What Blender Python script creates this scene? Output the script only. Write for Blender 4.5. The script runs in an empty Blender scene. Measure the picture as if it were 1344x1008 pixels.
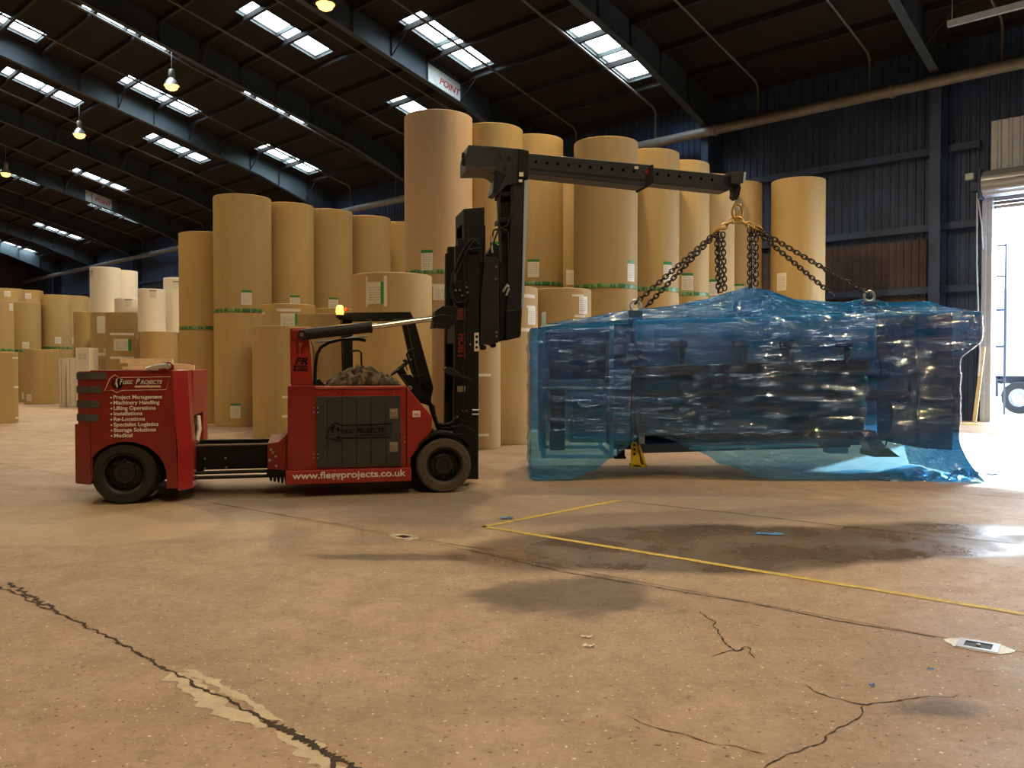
import bpy, bmesh, math, random
from mathutils import Matrix, Vector, noise
R = math.radians
rnd = random.Random(7)
sc = bpy.context.scene
COL = sc.collection

# ------------------------------------------------------------ camera
F, HZ, CH = 1124.0, 480.0, 1.6
PITCH = math.atan((504 - HZ) / F)
cam_d = bpy.data.cameras.new('camera'); cam_d.sensor_width = 36; cam_d.lens = 36 * F / 1344
cam_d.clip_end = 400; cam_d.clip_start = 0.1
cam = bpy.data.objects.new('camera', cam_d); COL.objects.link(cam)
cam.location = (0, 0, CH); cam.rotation_euler = (math.pi / 2 - PITCH, 0, 0)
sc.camera = cam
# ------------------------------------------------------------ colour management
sc.view_settings.view_transform = 'Standard'; sc.view_settings.look = 'None'
sc.view_settings.gamma = 1; sc.view_settings.use_curve_mapping = False
sc.view_settings.exposure = 0.0
# ------------------------------------------------------------ sky
SKY = 20.0
w = bpy.data.worlds.new('sky'); sc.world = w; w.use_nodes = True
bg = w.node_tree.nodes['Background']; bg.inputs[0].default_value = (0.80, 0.91, 1.0, 1); bg.inputs[1].default_value = SKY
# low sun outside the shutter door: travels into the hall and slightly to the right
SUN_EL = 22.5
_V = Vector((0.70209, 0.71209)).normalized(); _U = Vector((-_V.y, _V.x)); _h = (-_U * .10 - _V).normalized()
sun_d = bpy.data.lights.new('sun', 'SUN'); sun_d.energy = 12.0; sun_d.color = (1.0, .96, .90); sun_d.angle = R(.6)
sun = bpy.data.objects.new('sun', sun_d); COL.objects.link(sun)
sun.rotation_mode = 'QUATERNION'; sun.rotation_quaternion = Vector((_h.x * math.cos(R(SUN_EL)), _h.y * math.cos(R(SUN_EL)), -math.sin(R(SUN_EL)))).to_track_quat('-Z', 'Y')
sc.cycles.transparent_max_bounces = 24
sc.cycles.max_bounces = 8
sc.cycles.sample_clamp_indirect = 6
# ------------------------------------------------------------ lamps of the hall (high-bay sodium lamps, light in make_lamp below)
LAMP_W = 2500.0
LAMP_COL = (1.0, 0.69, 0.31)
LAMPS = [(s, 15.0) for s in (-10.2, 0.9, 11.9, 22.9, 33.9, 44.2, 56.2, 68.5, 81.0)] + \
        [(s, 2.0) for s in (0.9, 22.9, 45.0, 60.0)] + [(s, -10.0) for s in (11.9,)]  # unseen rows; the farthest-left lamp of the nearer row is added to brighten the left rolls
LAMP_Z = 13.0

# hall frame: s along the back wall (away to the left), d towards the back wall
V = Vector((0.70209, 0.71209)); V.normalize(); U = Vector((-V.y, V.x))
HALL_ROT = -math.atan2(V.x, V.y)
TAN = math.tan(R(14.7)); ROOF0 = 18.3
def roofz(d): return ROOF0 - TAN * abs(d) if d > -1 else ROOF0 + TAN * d
WALL_D = 27.1
def hall(s, d, z=0.0): return Vector((s * U.x + d * V.x, s * U.y + d * V.y, z))

def portal(name, loc, size, quat):
    l = bpy.data.lights.new(name, 'AREA'); l.shape = 'RECTANGLE'; l.size, l.size_y = size
    l.cycles.is_portal = True
    o = bpy.data.objects.new(name, l); COL.objects.link(o); o.location = loc; o.rotation_mode = 'QUATERNION'; o.rotation_quaternion = quat
    return o
DOOR_S0, DOOR_S1, DOOR_H = 1.6, 7.55, 6.3
# light enters through the door: portal on the opening, facing inside
_m = Matrix((( -U.x, 0, V.x), (-U.y, 0, V.y), (0, 1, 0)))   # columns: x, y, z ; light shines along -z
portal('door_daylight', hall((DOOR_S0 + DOOR_S1) / 2, WALL_D + .1, DOOR_H / 2), (DOOR_S1 - DOOR_S0, DOOR_H), _m.to_quaternion())

# ============================================================ helpers
def ray(px, py):
    a = (px - 672) / F; b = -(py - 504) / F
    return Vector((a, math.cos(PITCH) + b * math.sin(PITCH), -math.sin(PITCH) + b * math.cos(PITCH)))
def at(px, py, Y):
    r = ray(px, py); t = Y / r.y
    return Vector((r.x * t, Y, CH + r.z * t))
def fl(px, py, z=0.0):
    r = ray(px, py); t = (z - CH) / r.z
    return Vector((r.x * t, r.y * t, z))

# ---- materials
MATS = {}
def nt(m): return m.node_tree.nodes, m.node_tree.links
def mat(name, col, rough=0.5, metal=0.0, noise_amt=0.0, scale=8.0, bump=0.0, bscale=60.0, spec=0.5, emit=None, estr=0.0, coat=0.0):
    if name in MATS: return MATS[name]
    m = bpy.data.materials.new(name); m.use_nodes = True; N, L = nt(m)
    p = N['Principled BSDF']
    p.inputs['Base Color'].default_value = (*col, 1); p.inputs['Roughness'].default_value = rough
    p.inputs['Metallic'].default_value = metal; p.inputs['Specular IOR Level'].default_value = spec
    p.inputs['Coat Weight'].default_value = coat
    if emit: p.inputs['Emission Color'].default_value = (*emit, 1); p.inputs['Emission Strength'].default_value = estr
    if noise_amt or bump:
        tc = N.new('ShaderNodeTexCoord')
    if noise_amt:
        n = N.new('ShaderNodeTexNoise'); n.inputs['Scale'].default_value = scale; n.inputs['Detail'].default_value = 6
        n.inputs['Roughness'].default_value = .65
        L.new(tc.outputs['Object'], n.inputs['Vector'])
        mr = N.new('ShaderNodeMapRange'); mr.inputs[1].default_value = .3; mr.inputs[2].default_value = .7
        mr.inputs[3].default_value = 1 - noise_amt; mr.inputs[4].default_value = 1 + noise_amt
        L.new(n.outputs['Fac'], mr.inputs[0])
        mx = N.new('ShaderNodeVectorMath'); mx.operation = 'SCALE'; mx.inputs[0].default_value = col
        L.new(mr.outputs[0], mx.inputs['Scale']); L.new(mx.outputs[0], p.inputs['Base Color'])
        rr = N.new('ShaderNodeMapRange'); rr.inputs[3].default_value = max(0, rough - .1); rr.inputs[4].default_value = min(1, rough + .12)
        L.new(n.outputs['Fac'], rr.inputs[0]); L.new(rr.outputs[0], p.inputs['Roughness'])
    if bump:
        b = N.new('ShaderNodeBump'); b.inputs['Strength'].default_value = bump; b.inputs['Distance'].default_value = .01
        n2 = N.new('ShaderNodeTexNoise'); n2.inputs['Scale'].default_value = bscale; n2.inputs['Detail'].default_value = 4
        L.new(tc.outputs['Object'], n2.inputs['Vector']); L.new(n2.outputs['Fac'], b.inputs['Height']); L.new(b.outputs[0], p.inputs['Normal'])
    MATS[name] = m
    return m

class G:
    """tiny node-graph helper: expressions over shader math nodes"""
    def __init__(s, m): s.N, s.L = nt(m)
    def _in(s, sock, v):
        if hasattr(v, 'is_linked') or hasattr(v, 'links'): s.L.new(v, sock)
        else: sock.default_value = v
    def m(s, op, a, b=0.0, c=0.0, clamp=False):
        n = s.N.new('ShaderNodeMath'); n.operation = op; n.use_clamp = clamp
        s._in(n.inputs[0], a); s._in(n.inputs[1], b); s._in(n.inputs[2], c); return n.outputs[0]
    def noise(s, vec, scale, detail=5, rough=.6, dist=0.0, dim='3D'):
        n = s.N.new('ShaderNodeTexNoise'); n.inputs['Scale'].default_value = scale; n.inputs['Detail'].default_value = detail
        n.inputs['Roughness'].default_value = rough; n.inputs['Distortion'].default_value = dist; s.L.new(vec, n.inputs['Vector']); return n.outputs['Fac']
    def step(s, v, lo, hi, a=0.0, b=1.0):
        n = s.N.new('ShaderNodeMapRange'); n.interpolation_type = 'SMOOTHSTEP'; s._in(n.inputs[0], v)
        n.inputs[1].default_value = lo; n.inputs[2].default_value = hi; n.inputs[3].default_value = a; n.inputs[4].default_value = b; return n.outputs[0]
    def mix(s, f, a, b, blend='MIX'):
        n = s.N.new('ShaderNodeMix'); n.data_type = 'RGBA'; n.blend_type = blend
        s._in(n.inputs[0], f)
        for k, v in ((6, a), (7, b)):
            if isinstance(v, tuple): n.inputs[k].default_value = (*v, 1)
            else: s.L.new(v, n.inputs[k])
        return n.outputs[2]
    def mapping(s, vec, loc=(0, 0, 0), rot=(0, 0, 0), scale=(1, 1, 1), typ='POINT'):
        n = s.N.new('ShaderNodeMapping'); n.vector_type = typ; s.L.new(vec, n.inputs[0])
        n.inputs[1].default_value = loc; n.inputs[2].default_value = rot; n.inputs[3].default_value = scale; return n.outputs[0]
    def length(s, vec):
        n = s.N.new('ShaderNodeVectorMath'); n.operation = 'LENGTH'; s.L.new(vec, n.inputs[0]); return n.outputs['Value']
    def sep(s, vec):
        n = s.N.new('ShaderNodeSeparateXYZ'); s.L.new(vec, n.inputs[0]); return n.outputs
    def bump(s, h, strength, dist, normal=None):
        n = s.N.new('ShaderNodeBump'); n.inputs['Strength'].default_value = strength; n.inputs['Distance'].default_value = dist
        s.L.new(h, n.inputs['Height'])
        if normal is not None: s.L.new(normal, n.inputs['Normal'])
        return n.outputs[0]

# ---- mesh building
class MB:
    def __init__(s): s.v = []; s.f = []; s.uv = None
    def add(s, vs, fs):
        o = len(s.v); s.v += [tuple(v) for v in vs]; s.f += [tuple(i + o for i in f) for f in fs]; return s
    def box(s, x0, x1, y0, y1, z0, z1, M=None):
        vs = [Vector((x, y, z)) for z in (z0, z1) for y in (y0, y1) for x in (x0, x1)]
        if M is not None: vs = [M @ v for v in vs]
        return s.add(vs, [(0, 2, 3, 1), (4, 5, 7, 6), (0, 1, 5, 4), (2, 6, 7, 3), (0, 4, 6, 2), (1, 3, 7, 5)])
    def prism(s, poly, y0, y1):
        """polygon in x,z extruded along y"""
        n = len(poly)
        ar = sum(poly[i][0] * poly[(i + 1) % n][1] - poly[(i + 1) % n][0] * poly[i][1] for i in range(n))
        if ar < 0: poly = poly[::-1]
        vs = [(x, y0, z) for x, z in poly] + [(x, y1, z) for x, z in poly]
        fs = [tuple(range(n)), tuple(range(2 * n - 1, n - 1, -1))]
        fs += [((i + 1) % n, i, n + i, n + (i + 1) % n) for i in range(n)]
        return s.add(vs, fs)
    def tube(s, pts, r, n=8, cap=True, closed=False):
        pts = [Vector(p) for p in pts]; rs = r if isinstance(r, (list, tuple)) else [r] * len(pts)
        vs = []; m = len(pts); up = None
        for i, p in enumerate(pts):
            a = pts[(i - 1) % m] if (i > 0 or closed) else p; b = pts[(i + 1) % m] if (i < m - 1 or closed) else p
            t = (b - a).normalized()
            if up is None:
                up = Vector((0, 0, 1)) if abs(t.z) < .9 else Vector((1, 0, 0))
            x = t.cross(up)
            if x.length < 1e-5: x = t.orthogonal()
            x.normalize(); y = x.cross(t).normalized(); up = y
            vs += [p + (x * math.cos(2 * math.pi * k / n) + y * math.sin(2 * math.pi * k / n)) * rs[i] for k in range(n)]
        fs = []
        for i in range(m if closed else m - 1):
            j = (i + 1) % m
            fs += [(i * n + k, i * n + (k + 1) % n, j * n + (k + 1) % n, j * n + k) for k in range(n)]
        if cap and not closed: fs += [tuple(range(n - 1, -1, -1)), tuple((m - 1) * n + k for k in range(n))]
        return s.add(vs, fs)
    def lathe(s, prof, n=32, axis='z', c=(0, 0, 0), closed=False):
        """prof: list of (r, h) ; axis z or y"""
        vs = []; c = Vector(c)
        for r_, h in prof:
            for k in range(n):
                a = 2 * math.pi * k / n
                vs.append(c + (Vector((r_ * math.cos(a), r_ * math.sin(a), h)) if axis == 'z' else
                               Vector((r_ * math.cos(a), h, r_ * math.sin(a))) if axis == 'y' else Vector((h, r_ * math.cos(a), r_ * math.sin(a)))))
        fs = []; m = len(prof)
        for i in range(m if closed else m - 1):
            j = (i + 1) % m
            fs += [(i * n + k, i * n + (k + 1) % n, j * n + (k + 1) % n, j * n + k) for k in range(n)]
        return s.add(vs, fs)
    def build(s, name, material=None, parent=None, bevel=0.0, smooth=None, loc=None, rotz=None, recalc=True, seg=2):
        me = bpy.data.meshes.new(name); me.from_pydata(s.v, [], s.f)
        if recalc:
            bm = bmesh.new(); bm.from_mesh(me); bmesh.ops.recalc_face_normals(bm, faces=bm.faces); bm.to_mesh(me); bm.free()
        if s.uv:
            ul = me.uv_layers.new(name='UVMap')
            for li, l in enumerate(me.loops): ul.data[li].uv = s.uv[l.vertex_index]
        if material: me.materials.append(material)
        if smooth is not None:
            me.shade_smooth()
            if smooth < 180: me.set_sharp_from_angle(angle=R(smooth))
        o = bpy.data.objects.new(name, me); COL.objects.link(o)
        if parent: o.parent = parent
        if loc is not None: o.location = loc
        if rotz is not None: o.rotation_euler.z = rotz
        if bevel:
            b = o.modifiers.new('bevel', 'BEVEL'); b.width = bevel; b.segments = seg; b.limit_method = 'ANGLE'; b.angle_limit = R(40)
        return o
def empty(name, loc=(0, 0, 0), rotz=0.0):
    o = bpy.data.objects.new(name, None); COL.objects.link(o); o.location = loc; o.rotation_euler.z = rotz; o.empty_display_size = .2
    return o
def tag(o, label=None, cat=None, group=None, kind=None):
    if label: o['label'] = label
    if cat: o['category'] = cat
    if group: o['group'] = group
    if kind: o['kind'] = kind
    return o
def text(name, body, size, material, parent, loc, rot=(math.pi / 2, 0, 0), shear=0.0, bold=0.0, align='LEFT', spacing=1.0, sx=1.0, ext=0.002):
    c = bpy.data.curves.new(name, 'FONT'); c.body = body; c.size = size; c.shear = shear; c.offset = bold; c.extrude = ext
    c.align_x = align; c.space_character = spacing; c.materials.append(material)
    o = bpy.data.objects.new(name, c); COL.objects.link(o); o.parent = parent; o.location = loc; o.rotation_euler = rot; o.scale.x = sx
    return o

# ============================================================ materials
M_roof = mat('roof_lining', (0.013, 0.0095, 0.0085), .9, noise_amt=.35, scale=.7)
M_steel = mat('painted_girder_steel', (0.040, 0.058, 0.070), .6, noise_amt=.3, scale=1.5)
M_purlin = mat('purlin_steel', (0.014, 0.012, 0.012), .7)
M_clad = mat('blue_wall_cladding', (0.032, 0.062, 0.14), .5, noise_amt=.4, scale=1.0)
M_clad2 = mat('brown_wall_cladding', (0.07, 0.055, 0.06), .6, noise_amt=.35, scale=1.2)
M_pipe = mat('dull_galvanised_pipe', (0.26, 0.24, 0.22), .5, .3, noise_amt=.25, scale=3)
M_frame = mat('skylight_frame', (0.035, 0.045, 0.045), .5)
M_spr = mat('dark_sprinkler_pipe', (0.12, 0.115, 0.11), .45, .3, noise_amt=.25, scale=3)
M_sign = mat('white_sign_board', (0.65, 0.66, 0.62), .5, noise_amt=.2, scale=3)
M_redink = mat('red_ink', (0.5, 0.03, 0.02), .6)
M_pale = mat('pale_door_steel', (0.52, 0.58, 0.70), .35, .2, noise_amt=.1)
M_shut = mat('galvanised_shutter', (0.45, 0.48, 0.55), .35, .6)
M_out = mat('outside_concrete', (0.72, 0.71, 0.68), .8, noise_amt=.1, scale=2)
M_tyre = mat('black_rubber', (0.018, 0.017, 0.016), .75, noise_amt=.5, scale=14, bump=.2, bscale=90)
M_tyre2 = mat('dusty_rubber', (0.085, 0.07, 0.055), .85, noise_amt=.4, scale=12, bump=.2, bscale=80)
M_rim = mat('black_rim', (0.012, 0.012, 0.013), .5, noise_amt=.4, scale=20)
M_red = mat('red_truck_paint', (0.23, 0.018, 0.016), .35, noise_amt=.18, scale=3, coat=.15)
M_red2 = mat('lit_red_truck_paint', (0.33, 0.024, 0.020), .32, noise_amt=.15, scale=3, coat=.2)  # same truck red, made lighter for the faces that catch more light
M_black = mat('black_truck_paint', (0.006, 0.0065, 0.008), .5, noise_amt=.3, scale=6, spec=.3)
M_blk2 = mat('dark_grey_steel', (0.017, 0.0175, 0.020), .5, spec=.3, noise_amt=.35, scale=5, bump=.1, bscale=30)
M_boom = mat('boom_steel', (0.018, 0.023, 0.032), .45, noise_amt=.3, scale=4)
M_grey = mat('grey_stripe', (0.065, 0.075, 0.08), .6, noise_amt=.15)
M_white = mat('white_vinyl', (0.80, 0.76, 0.70), .5)
M_pink = mat('pale_pink_vinyl', (0.75, 0.50, 0.42), .5)
M_dink = mat('black_vinyl', (0.012, 0.008, 0.008), .6, spec=.2)
M_chrome = mat('polished_rod', (0.75, 0.74, 0.72), .18, 1.0)
M_strip = mat('bare_steel_strip', (0.42, 0.55, 0.68), .4, .1)
M_hole = mat('drilled_hole', (0.001, 0.001, 0.001), 1.0, spec=0.0)
M_latch = mat('latch_plate', (0.35, 0.31, 0.26), .4, .6, noise_amt=.2, scale=40)
M_bolt = mat('bolt_head', (0.45, 0.42, 0.38), .4, .8)
M_chain = mat('oiled_chain', (0.07, 0.055, 0.04), .4, .8)
M_gold = mat('gold_coupling_link', (0.62, 0.38, 0.10), .35, .7)
M_shackle = mat('galvanised_shackle', (0.65, 0.66, 0.66), .35, .7)
M_yellow = mat('yellow_foot_paint', (0.72, 0.52, 0.015), .45, noise_amt=.12)
M_ypaint = mat('worn_yellow_floor_paint', (0.55, 0.40, 0.07), .6, noise_amt=.4, scale=18)
M_teal = mat('blue_grey_machine_paint', (0.32, 0.66, 0.85), .45, noise_amt=.12, scale=3)
M_teal2 = mat('pale_machine_paint', (0.45, 0.84, 0.98), .4, noise_amt=.1, scale=3)
M_dmach = mat('dark_machine_steel', (0.06, 0.12, 0.22), .45, noise_amt=.3, scale=4)
M_roller = mat('machine_roller_steel', (0.20, 0.50, 0.60), .35, .3, noise_amt=.15, scale=2)
M_alu = mat('aluminium_profile', (0.62, 0.80, 0.88), .4, .1)
M_wood = mat('pale_timber', (0.82, 0.66, 0.42), .7, noise_amt=.2, scale=10)
M_glowlamp = mat('lamp_glow', (1, .8, .5), .5, emit=(1.0, .58, .13), estr=3.6)
M_amber = mat('amber_beacon_lens', (1, .4, .02), .2, emit=(1.0, .42, .04), estr=7)
M_lampbody = mat('lamp_body', (0.35, 0.33, 0.30), .4, .6)
M_reflect = mat('lamp_reflector', (0.75, 0.72, 0.65), .25, .5)

def kraft(name, col, streak=.10, wrinkle=0.0):
    m = bpy.data.materials.new(name); m.use_nodes = True; g = G(m); p = g.N['Principled BSDF']
    tc = g.N.new('ShaderNodeTexCoord').outputs['Object']
    a = g.noise(g.mapping(tc, scale=(1, 1, .25)), 3.0, 4, .6)
    b = g.noise(g.mapping(tc, scale=(1, 1, .03)), 9.0, 3, .5)
    k = g.m('ADD', g.m('MULTIPLY', g.m('SUBTRACT', a, .5), streak * 2), g.m('MULTIPLY', g.m('SUBTRACT', b, .5), streak * 1.5))
    k = g.m('ADD', k, 1.0)
    vm = g.N.new('ShaderNodeVectorMath'); vm.operation = 'SCALE'; vm.inputs[0].default_value = col; g.L.new(k, vm.inputs['Scale'])
    oi = g.N.new('ShaderNodeObjectInfo').outputs['Random']
    v2 = g.N.new('ShaderNodeVectorMath'); v2.operation = 'SCALE'; g.L.new(vm.outputs[0], v2.inputs[0]); g.L.new(g.step(oi, 0, 1, .9, 1.08), v2.inputs['Scale'])
    g.L.new(v2.outputs[0], p.inputs['Base Color'])
    p.inputs['Roughness'].default_value = .62; p.inputs['Specular IOR Level'].default_value = .35
    h = g.noise(g.mapping(tc, rot=(0, R(35), R(20)), scale=(1, 1, .35)), 2.2, 3, .5, 1.2)
    g.L.new(g.bump(h, .5 + wrinkle, .012 + .03 * wrinkle), p.inputs['Normal'])
    return m
M_kraft = kraft('brown_kraft_wrap', (0.47, 0.33, 0.140))
M_kraftw = kraft('wrinkled_kraft_wrap', (0.50, 0.345, 0.195), .04, .25)
M_whitewrap = kraft('white_paper_wrap', (0.86, 0.81, 0.70), .03)
M_core = mat('roll_end_paper', (0.50, 0.38, 0.24), .9, noise_amt=.1)
M_tapew = mat('white_tape', (0.82, 0.77, 0.68), .5)
def sticker(name, green):
    m = bpy.data.materials.new(name); m.use_nodes = True; g = G(m); p = g.N['Principled BSDF']
    uv = g.N.new('ShaderNodeTexCoord').outputs['UV']; x, y, z = g.sep(uv)
    line = g.step(g.m('FRACT', g.m('MULTIPLY', y, 9.0)), .45, .55)
    blot = g.step(g.noise(g.mapping(uv, scale=(14, 26, 1)), 1.0, 2, .6), .47, .56)
    inner = g.m('MULTIPLY', g.step(x, .1, .14), g.m('SUBTRACT', 1.0, g.step(x, .86, .9)))
    inner = g.m('MULTIPLY', inner, g.m('SUBTRACT', 1.0, g.step(y, .78, .8))); inner = g.m('MULTIPLY', inner, g.step(y, .06, .1))
    ink = g.m('MULTIPLY', g.m('MULTIPLY', line, blot), inner)
    c = g.mix(g.m('MULTIPLY', ink, .75), (0.78, 0.75, 0.64), (0.12, 0.12, 0.11))
    if green == 'top': c = g.mix(g.step(y, .83, .86), c, (0.03, 0.22, 0.05))
    if green == 'side': c = g.mix(g.step(x, .80, .83), c, (0.04, 0.30, 0.06))
    if green == 'grey': c = g.mix(g.step(y, .83, .86), c, (0.22, 0.22, 0.2))
    g.L.new(c, p.inputs['Base Color']); p.inputs['Roughness'].default_value = .45
    return m
M_st = {'g': sticker('label_green_top', 'top'), 's': sticker('label_green_side', 'side'), 'w': sticker('label_white', ''), 'k': sticker('label_grey_top', 'grey')}
def greentape():
    m = bpy.data.materials.new('green_printed_tape'); m.use_nodes = True; g = G(m); p = g.N['Principled BSDF']
    tc = g.N.new('ShaderNodeTexCoord').outputs['Object']
    n = g.step(g.noise(g.mapping(tc, scale=(14, 14, 3)), 1.0, 2), .48, .6)
    g.L.new(g.mix(n, (0.035, 0.17, 0.05), (0.22, 0.35, 0.15)), p.inputs['Base Color']); p.inputs['Roughness'].default_value = .4
    return m
M_gtape = greentape()

# ---- concrete floor
def floor_mat():
    m = bpy.data.materials.new('worn_concrete'); m.use_nodes = True; g = G(m); p = g.N['Principled BSDF']
    P = g.N.new('ShaderNodeNewGeometry').outputs['Position']
    x, y, z = g.sep(P)
    big = g.noise(P, .35, 6, .6, .6); mid = g.noise(P, 1.6, 8, .68, .4); fine = g.noise(P, 26, 6, .7)
    oc = g.N.new('ShaderNodeObjectInfo')
    c = g.mix(g.step(big, .35, .65), (0.325, 0.215, 0.143), (0.43, 0.30, 0.205))
    c = g.mix(g.step(mid, .40, .64, 0, .6), c, (0.29, 0.20, 0.135))
    c = g.mix(g.step(g.noise(g.mapping(P, loc=(1, 8, 0)), 5.5, 8, .72, .3), .46, .66, 0, .6), c, (0.22, 0.145, 0.095))
    c = g.mix(g.step(g.noise(g.mapping(P, loc=(5, 3, 0)), 3.1, 7, .7, .5), .56, .72, 0, .35), c, (0.60, 0.46, 0.33))
    # slab tint
    c = g.mix(1.0, c, oc.outputs['Color'], 'MULTIPLY')
    # fine aggregate, pits and pale chips
    c = g.mix(g.step(fine, .3, .7, 0, .35), c, (0.55, 0.40, 0.27))
    dark = g.step(g.noise(P, 75, 3, .6), .63, .69, 0, .6)
    c = g.mix(dark, c, (0.16, 0.105, 0.07))
    pits = g.m('MULTIPLY', g.step(g.noise(P, 30, 2, .5), .66, .70), .9)
    c = g.mix(pits, c, (0.09, 0.06, 0.045))
    chips = g.m('MULTIPLY', g.step(g.noise(g.mapping(P, loc=(9, 2, 4)), 38, 2, .5), .67, .72), .8)
    c = g.mix(chips, c, (0.85, 0.74, 0.6))
    # dusty tyre tracks running across, parallel to the truck
    tr = g.mapping(P, rot=(0, 0, R(-4)), scale=(.12, 1.0, 1), typ='POINT')
    trk = g.step(g.noise(tr, 2.0, 5, .6, .25), .55, .70, 0, .35)
    c = g.mix(trk, c, (0.22, 0.15, 0.10))
    # shadow in front of the truck / under the crane, painted as grey floor colour
    def blob(cx, cy, rx, ry, ang, lo=.8, hi=1.1, amp=.9, nsc=1.4, det=4):
        v = g.mapping(P, loc=(cx, cy, 0), rot=(0, 0, R(ang)), scale=(rx, ry, 1), typ='TEXTURE')
        q = g.sep(v); n = g.N.new('ShaderNodeCombineXYZ'); g.L.new(q[0], n.inputs[0]); g.L.new(q[1], n.inputs[1])
        dl = g.length(n.outputs[0])
        dl = g.m('ADD', dl, g.m('MULTIPLY', g.m('SUBTRACT', g.noise(P, nsc, det, .5, .3), .5), amp))
        return g.step(dl, lo, hi, 1, 0)
    gp = blob(0.2, 9.8, 4.6, 1.5, -6, .7, 1.15, .7, .9)
    c = g.mix(g.m('MULTIPLY', gp, .55), c, (0.20, 0.175, 0.15))
    pale = blob(-5.2, 9.3, 2.6, 1.35, -32, .93, .98, .25, .6)
    c = g.mix(g.m('MULTIPLY', pale, .35), c, (0.62, 0.46, 0.29))
    # damp and wet
    w1 = blob(1.75, 7.55, 2.55, 1.02, 7, .80, 1.06, .55, .9)
    w2 = blob(0.42, 5.95, .72, .52, 8, .70, 1.18, 1.5, 2.4, 7)
    w3 = blob(-.75, 7.12, 1.0, .13, -2, .6, 1.25, 1.6, 3.0)
    w4 = blob(3.9, 7.9, 1.35, .85, 14, .75, 1.15, .6, 1.1)
    w5 = blob(1.98, 3.98, .24, .13, 10, .4, 1.3, 1.2, 6.0, 6)
    wet = g.m('MAXIMUM', w1, g.m('MULTIPLY', w4, .9)); damp = g.m('MAXIMUM', g.m('MAXIMUM', wet, w2), g.m('MAXIMUM', w3, w5))
    dry = c
    c = g.mix(g.m('MULTIPLY', damp, .88), dry, g.mix(1.0, dry, (0.27, 0.27, 0.27), 'MULTIPLY'))
    g.L.new(c, p.inputs['Base Color'])
    rb = g.step(mid, .3, .7, .48, .68)
    pool = g.m('MULTIPLY', wet, g.step(g.noise(P, 1.5, 5, .6, .4), .34, .60))
    rgh = g.m('SUBTRACT', rb, g.m('MULTIPLY', wet, .16)); rgh = g.m('SUBTRACT', rgh, g.m('MULTIPLY', pool, .20), clamp=True)
    g.L.new(rgh, p.inputs['Roughness']); p.inputs['Specular IOR Level'].default_value = .5
    h = g.m('ADD', g.m('MULTIPLY', fine, .5), g.m('ADD', g.m('MULTIPLY', g.noise(P, 120, 3, .6), .4), g.m('MULTIPLY', pits, -1.2)))
    hh = g.m('MULTIPLY', h, g.m('SUBTRACT', 1.0, g.m('MULTIPLY', pool, .9)))
    g.L.new(g.bump(hh, .45, .006), p.inputs['Normal'])
    return m
M_floor = floor_mat()
M_joint = mat('dark_joint_dirt', (0.045, 0.032, 0.024), .95, noise_amt=.5, scale=12)
M_mortar = mat('pale_mortar_fill', (0.56, 0.46, 0.34), .85, noise_amt=.2, scale=9, bump=.3, bscale=40)

# ============================================================ THE SETTING
# ---- floor: sub-base with slabs laid in 3.15 m lanes
E1 = Vector((math.cos(R(-39.5)), math.sin(R(-39.5)))); E2 = Vector((-E1.y, E1.x))
floor = MB().box(-98, 14, -36, WALL_D + .25, -.25, -.02).build('floor', M_joint, rotz=HALL_ROT); tag(floor, kind='structure')
def clip(poly, nx, ny, c):
    out = []
    for i in range(len(poly)):
        a, b = poly[i], poly[(i + 1) % len(poly)]
        da, db = a[0] * nx + a[1] * ny - c, b[0] * nx + b[1] * ny - c
        if da <= 0: out.append(a)
        if (da < 0 < db) or (db < 0 < da):
            t = da / (da - db); out.append((a[0] + (b[0] - a[0]) * t, a[1] + (b[1] - a[1]) * t))
    return out
def slab(poly, tint):
    mb = MB(); n = len(poly); c = Vector((sum(p[0] for p in poly) / n, sum(p[1] for p in poly) / n))
    vs = [(x, y, 0) for x, y in poly] + [(x, y, -.03) for x, y in poly]
    mb.add(vs, [tuple(range(n))] + [(i, n + i, n + (i + 1) % n, (i + 1) % n) for i in range(n)])
    o = mb.build('floor_slab', M_floor, None); o.parent = floor
    o.matrix_parent_inverse = Matrix.Rotation(-HALL_ROT, 4, 'Z'); o.color = (*tint, 1)
TINTS = [(1, 1, 1), (.93, .92, .92), (1.06, 1.05, 1.02), (.98, .95, .93), (1.03, 1.0, .95), (.95, .96, .97)]
lane0 = 2.30 - 3.18 * 12
for li in range(0, 38):
    e2a = lane0 + li * 3.18; e2b = e2a + 3.18
    near = 1.0 < e2b and e2a < 14
    off = rnd.uniform(-3, 3); a0 = -100 + off
    brk = [-120, -75, -48, -21 + off, 17 + off, 45, 90] if near else [a0 + k * 25 for k in range(10)]
    for k in range(len(brk) - 1):
        g_ = .005; ga = 0 if abs(e2a - 2.3) < .1 else g_; gb = 0 if abs(e2b - 2.3) < .1 else g_
        q = [(brk[k] + g_ * .6, e2a + ga), (brk[k + 1] - g_ * .6, e2a + ga), (brk[k + 1] - g_ * .6, e2b - gb), (brk[k] + g_ * .6, e2b - gb)]
        poly = [(a * E1.x + b * E2.x, a * E1.y + b * E2.y) for a, b in q]
        poly = clip(poly, V.x, V.y, WALL_D + .2); poly = clip(poly, -V.x, -V.y, 30) if poly else poly
        if poly: poly = clip(poly, U.x, U.y, 92)
        if poly: poly = clip(poly, -U.x, -U.y, 12)
        if len(poly) < 3: continue
        t = TINTS[rnd.randrange(len(TINTS))]
        if abs(e2a - 2.45) < .1 or e2a > 5: t = t
        slab(poly, t)
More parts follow.
